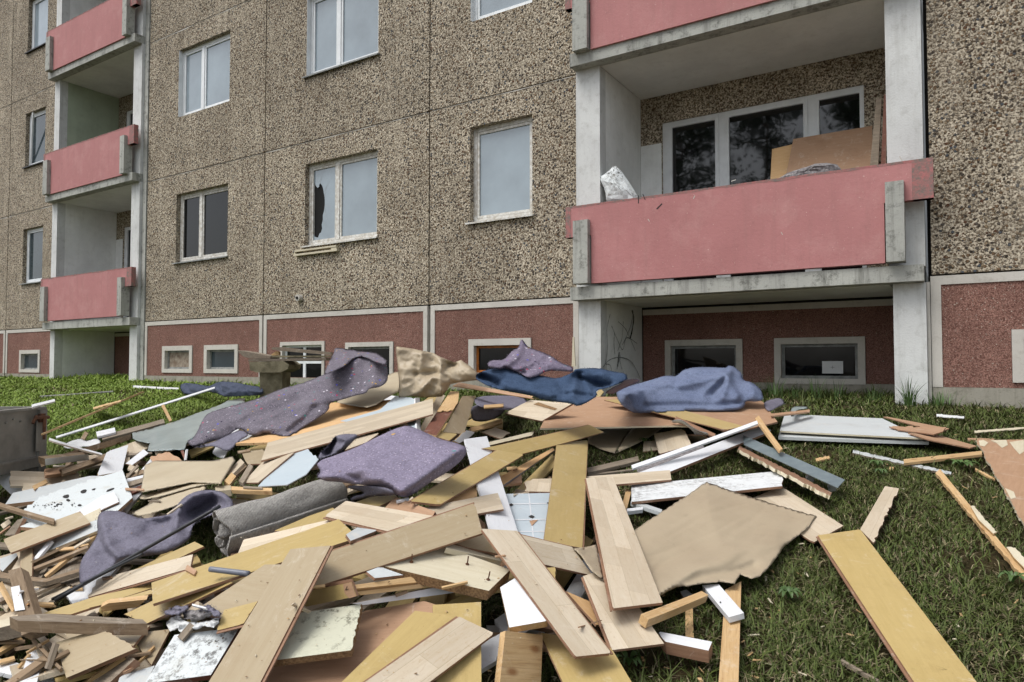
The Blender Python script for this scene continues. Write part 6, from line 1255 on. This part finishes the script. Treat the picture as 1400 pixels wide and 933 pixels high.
# taller tufts by the wall and broad leaved weeds
def tuft(px, py, hgt_, n, name, label, group, spread=.10, wd=.005, Yw=None):
    r = ray(px, py); t = 1/float(inv_g(px, py, 0)); p = CAM+r*t
    if Yw: p = on_axis(px, py, 1, Yw); 
    p = Vector((p[0], p[1], gz(p[0], p[1]))); mb = MB()
    for _ in range(n):
        a = random.uniform(0, 6.283); rr = random.uniform(0, spread); b = Vector((math.cos(a)*rr, math.sin(a)*rr*.6, 0)); a2 = a+random.uniform(-.6, .6); d = Vector((math.cos(a2), math.sin(a2), 0)); h = hgt_*random.uniform(.45, 1.1); le = random.uniform(.1, .75); s = Vector((-d.y, d.x, 0))*wd*random.uniform(.6, 1.2); vs, fs = [], []; K = 6
        for k in range(K+1):
            tt = k/K; c = b+d*(h*le*tt**1.8)+Vector((0, 0, h*(tt-.30*le*tt**2.4))); w_ = (1-tt**1.6)
            vs += [tuple(c-s*w_), tuple(c+s*w_)]
        mb.add(vs, [(2*k, 2*k+1, 2*k+3, 2*k+2) for k in range(K)])
    o = mb.build(name, ['leaf']); o.location = p; return setp(o, label, 'plant', group)
for i, (x, y, h, n) in enumerate([(1032, 556, .22, 22), (1060, 556, .30, 36), (1090, 556, .24, 26), (1118, 556, .28, 32), (1145, 556, .24, 26), (1195, 556, .22, 22)]):
    tuft(x, y, h, n, 'grass_tuft', ['low grass tuft at the left edge of the loggia bay', 'tall grass tuft below the gap between the cellar windows', 'grass tuft under the left corner of the lit cellar window', 'tall grass tuft under the paper note window', 'grass tuft under the right side of the note window', 'small grass tuft beside the right loggia column'][i], 'tall grass tufts in the loggia bay', Yw=D+.15)
tuft(1243, 560, .34, 44, 'tall_grass', 'large dark tuft of long bent grass against the right column', None, spread=.05, wd=.006, Yw=D-.18)
tuft(1285, 565, .22, 40, 'tall_grass', 'lower spreading tuft right of the column by the base', None, spread=.16, wd=.005, Yw=D-.12)
tuft(300, 528, .14, 30, 'grass_tuft', 'weedy tuft at the wall behind the concrete post', None, spread=.25, wd=.005, Yw=D-.15)
def rosette(px, py, r0, label):
    r = ray(px, py); t = 1/float(inv_g(px, py, .015)); p = Vector(CAM+r*t); mb = MB(); n = random.randint(7, 10)
    for k in range(n):
        a = k*6.283/n+random.uniform(-.3, .3); d = Vector((math.cos(a), math.sin(a), 0)); s = Vector((-d.y, d.x, 0)); L = r0*random.uniform(.7, 1.1); vs = []; K = 5
        for q in range(K+1):
            tt = q/K; c = d*L*tt+Vector((0, 0, .012+.035*math.sin(tt*2.6))); w_ = L*.16*math.sin(max(.08, tt)*math.pi*.93)+.001; vs += [tuple(c-s*w_), tuple(c-Vector((0, 0, .004))), tuple(c+s*w_)]
        mb.add(vs, [(3*q+e, 3*q+1+e, 3*q+4+e, 3*q+3+e) for q in range(K) for e in (0, 1)])
    o = mb.build('broadleaf_weed', ['leaf']); o.location = p; setp(o, label, 'weed', 'broad leaved weeds in the lawn')
for x, y, r0, lb in [(1315, 640, .10, 'broad leaved weed beside the pine lath near the right sheet'), (1200, 640, .07, 'leafy weed in front of the pale grey lath'), (1078, 822, .06, 'small leafy weed right of the upright pine board'), (860, 915, .05, 'leafy weed at the bottom in front of the white offcut'), (1205, 652, .05, 'tiny leafy weed left of the narrow maple piece'), (1385, 800, .06, 'leafy weed near the right edge below the batten'), (880, 607, .05, 'bright leafy weed beside the small tan sheet'), (1000, 690, .04, 'leafy weed behind the tan linoleum')]:
    rosette(x, y, r0, lb)
# ------------------------------------------------------------------ trees across the lawn behind the viewer (they show in the balcony glass)
def tree(x, y, h, r, label):
    root = setp(empty('tree', (x, y, gz(x, y))), label, 'tree'); mb = MB(); mb.tube([(0, 0, 0), (.1, .05, h*.35), (-.05, 0, h*.7), (0, 0, h*.95)], [.22, .16, .10, .03], 8)
    tips = []
    for k in range(44):
        z = h*random.uniform(.30, .93); a = random.uniform(0, 6.283); L = r*(1.25-z/h)*random.uniform(.6, 1.2); e = Vector((math.cos(a)*L, math.sin(a)*L, z+L*.15)); mb.tube([(0, 0, z-.2), tuple(Vector((0, 0, z)).lerp(e, .5)+Vector((0, 0, .1))), tuple(e)], [.06, .035, .012], 5); tips += [Vector((0, 0, z)).lerp(e, t) for t in (.45, .65, .85, 1)]
    mb.build('trunk', ['brownwood'], root); cr = MB()
    for c in tips:
        for _ in range(34):
            p = c+Vector((random.gauss(0, .34), random.gauss(0, .34), random.gauss(0, .26))); u = Vector((random.gauss(0, 1), random.gauss(0, 1), random.gauss(0, .6))).normalized()*.11; v = u.orthogonal().normalized()*.06; cr.add([tuple(p-u), tuple(p+v), tuple(p+u), tuple(p-v)], [(0, 1, 2, 3)])
    cr.build('crown', ['leaf'], root)
tree(-11.6, -16, 15, 4.2, 'tall leafy tree behind the viewer, mirrored in the left balcony pane'); tree(-7.6, -17, 15.5, 4.0, 'tall leafy tree behind the viewer, mirrored in the middle balcony pane'); tree(-3.6, -15.5, 14, 3.8, 'leafy tree behind the viewer, mirrored in the small right balcony pane')
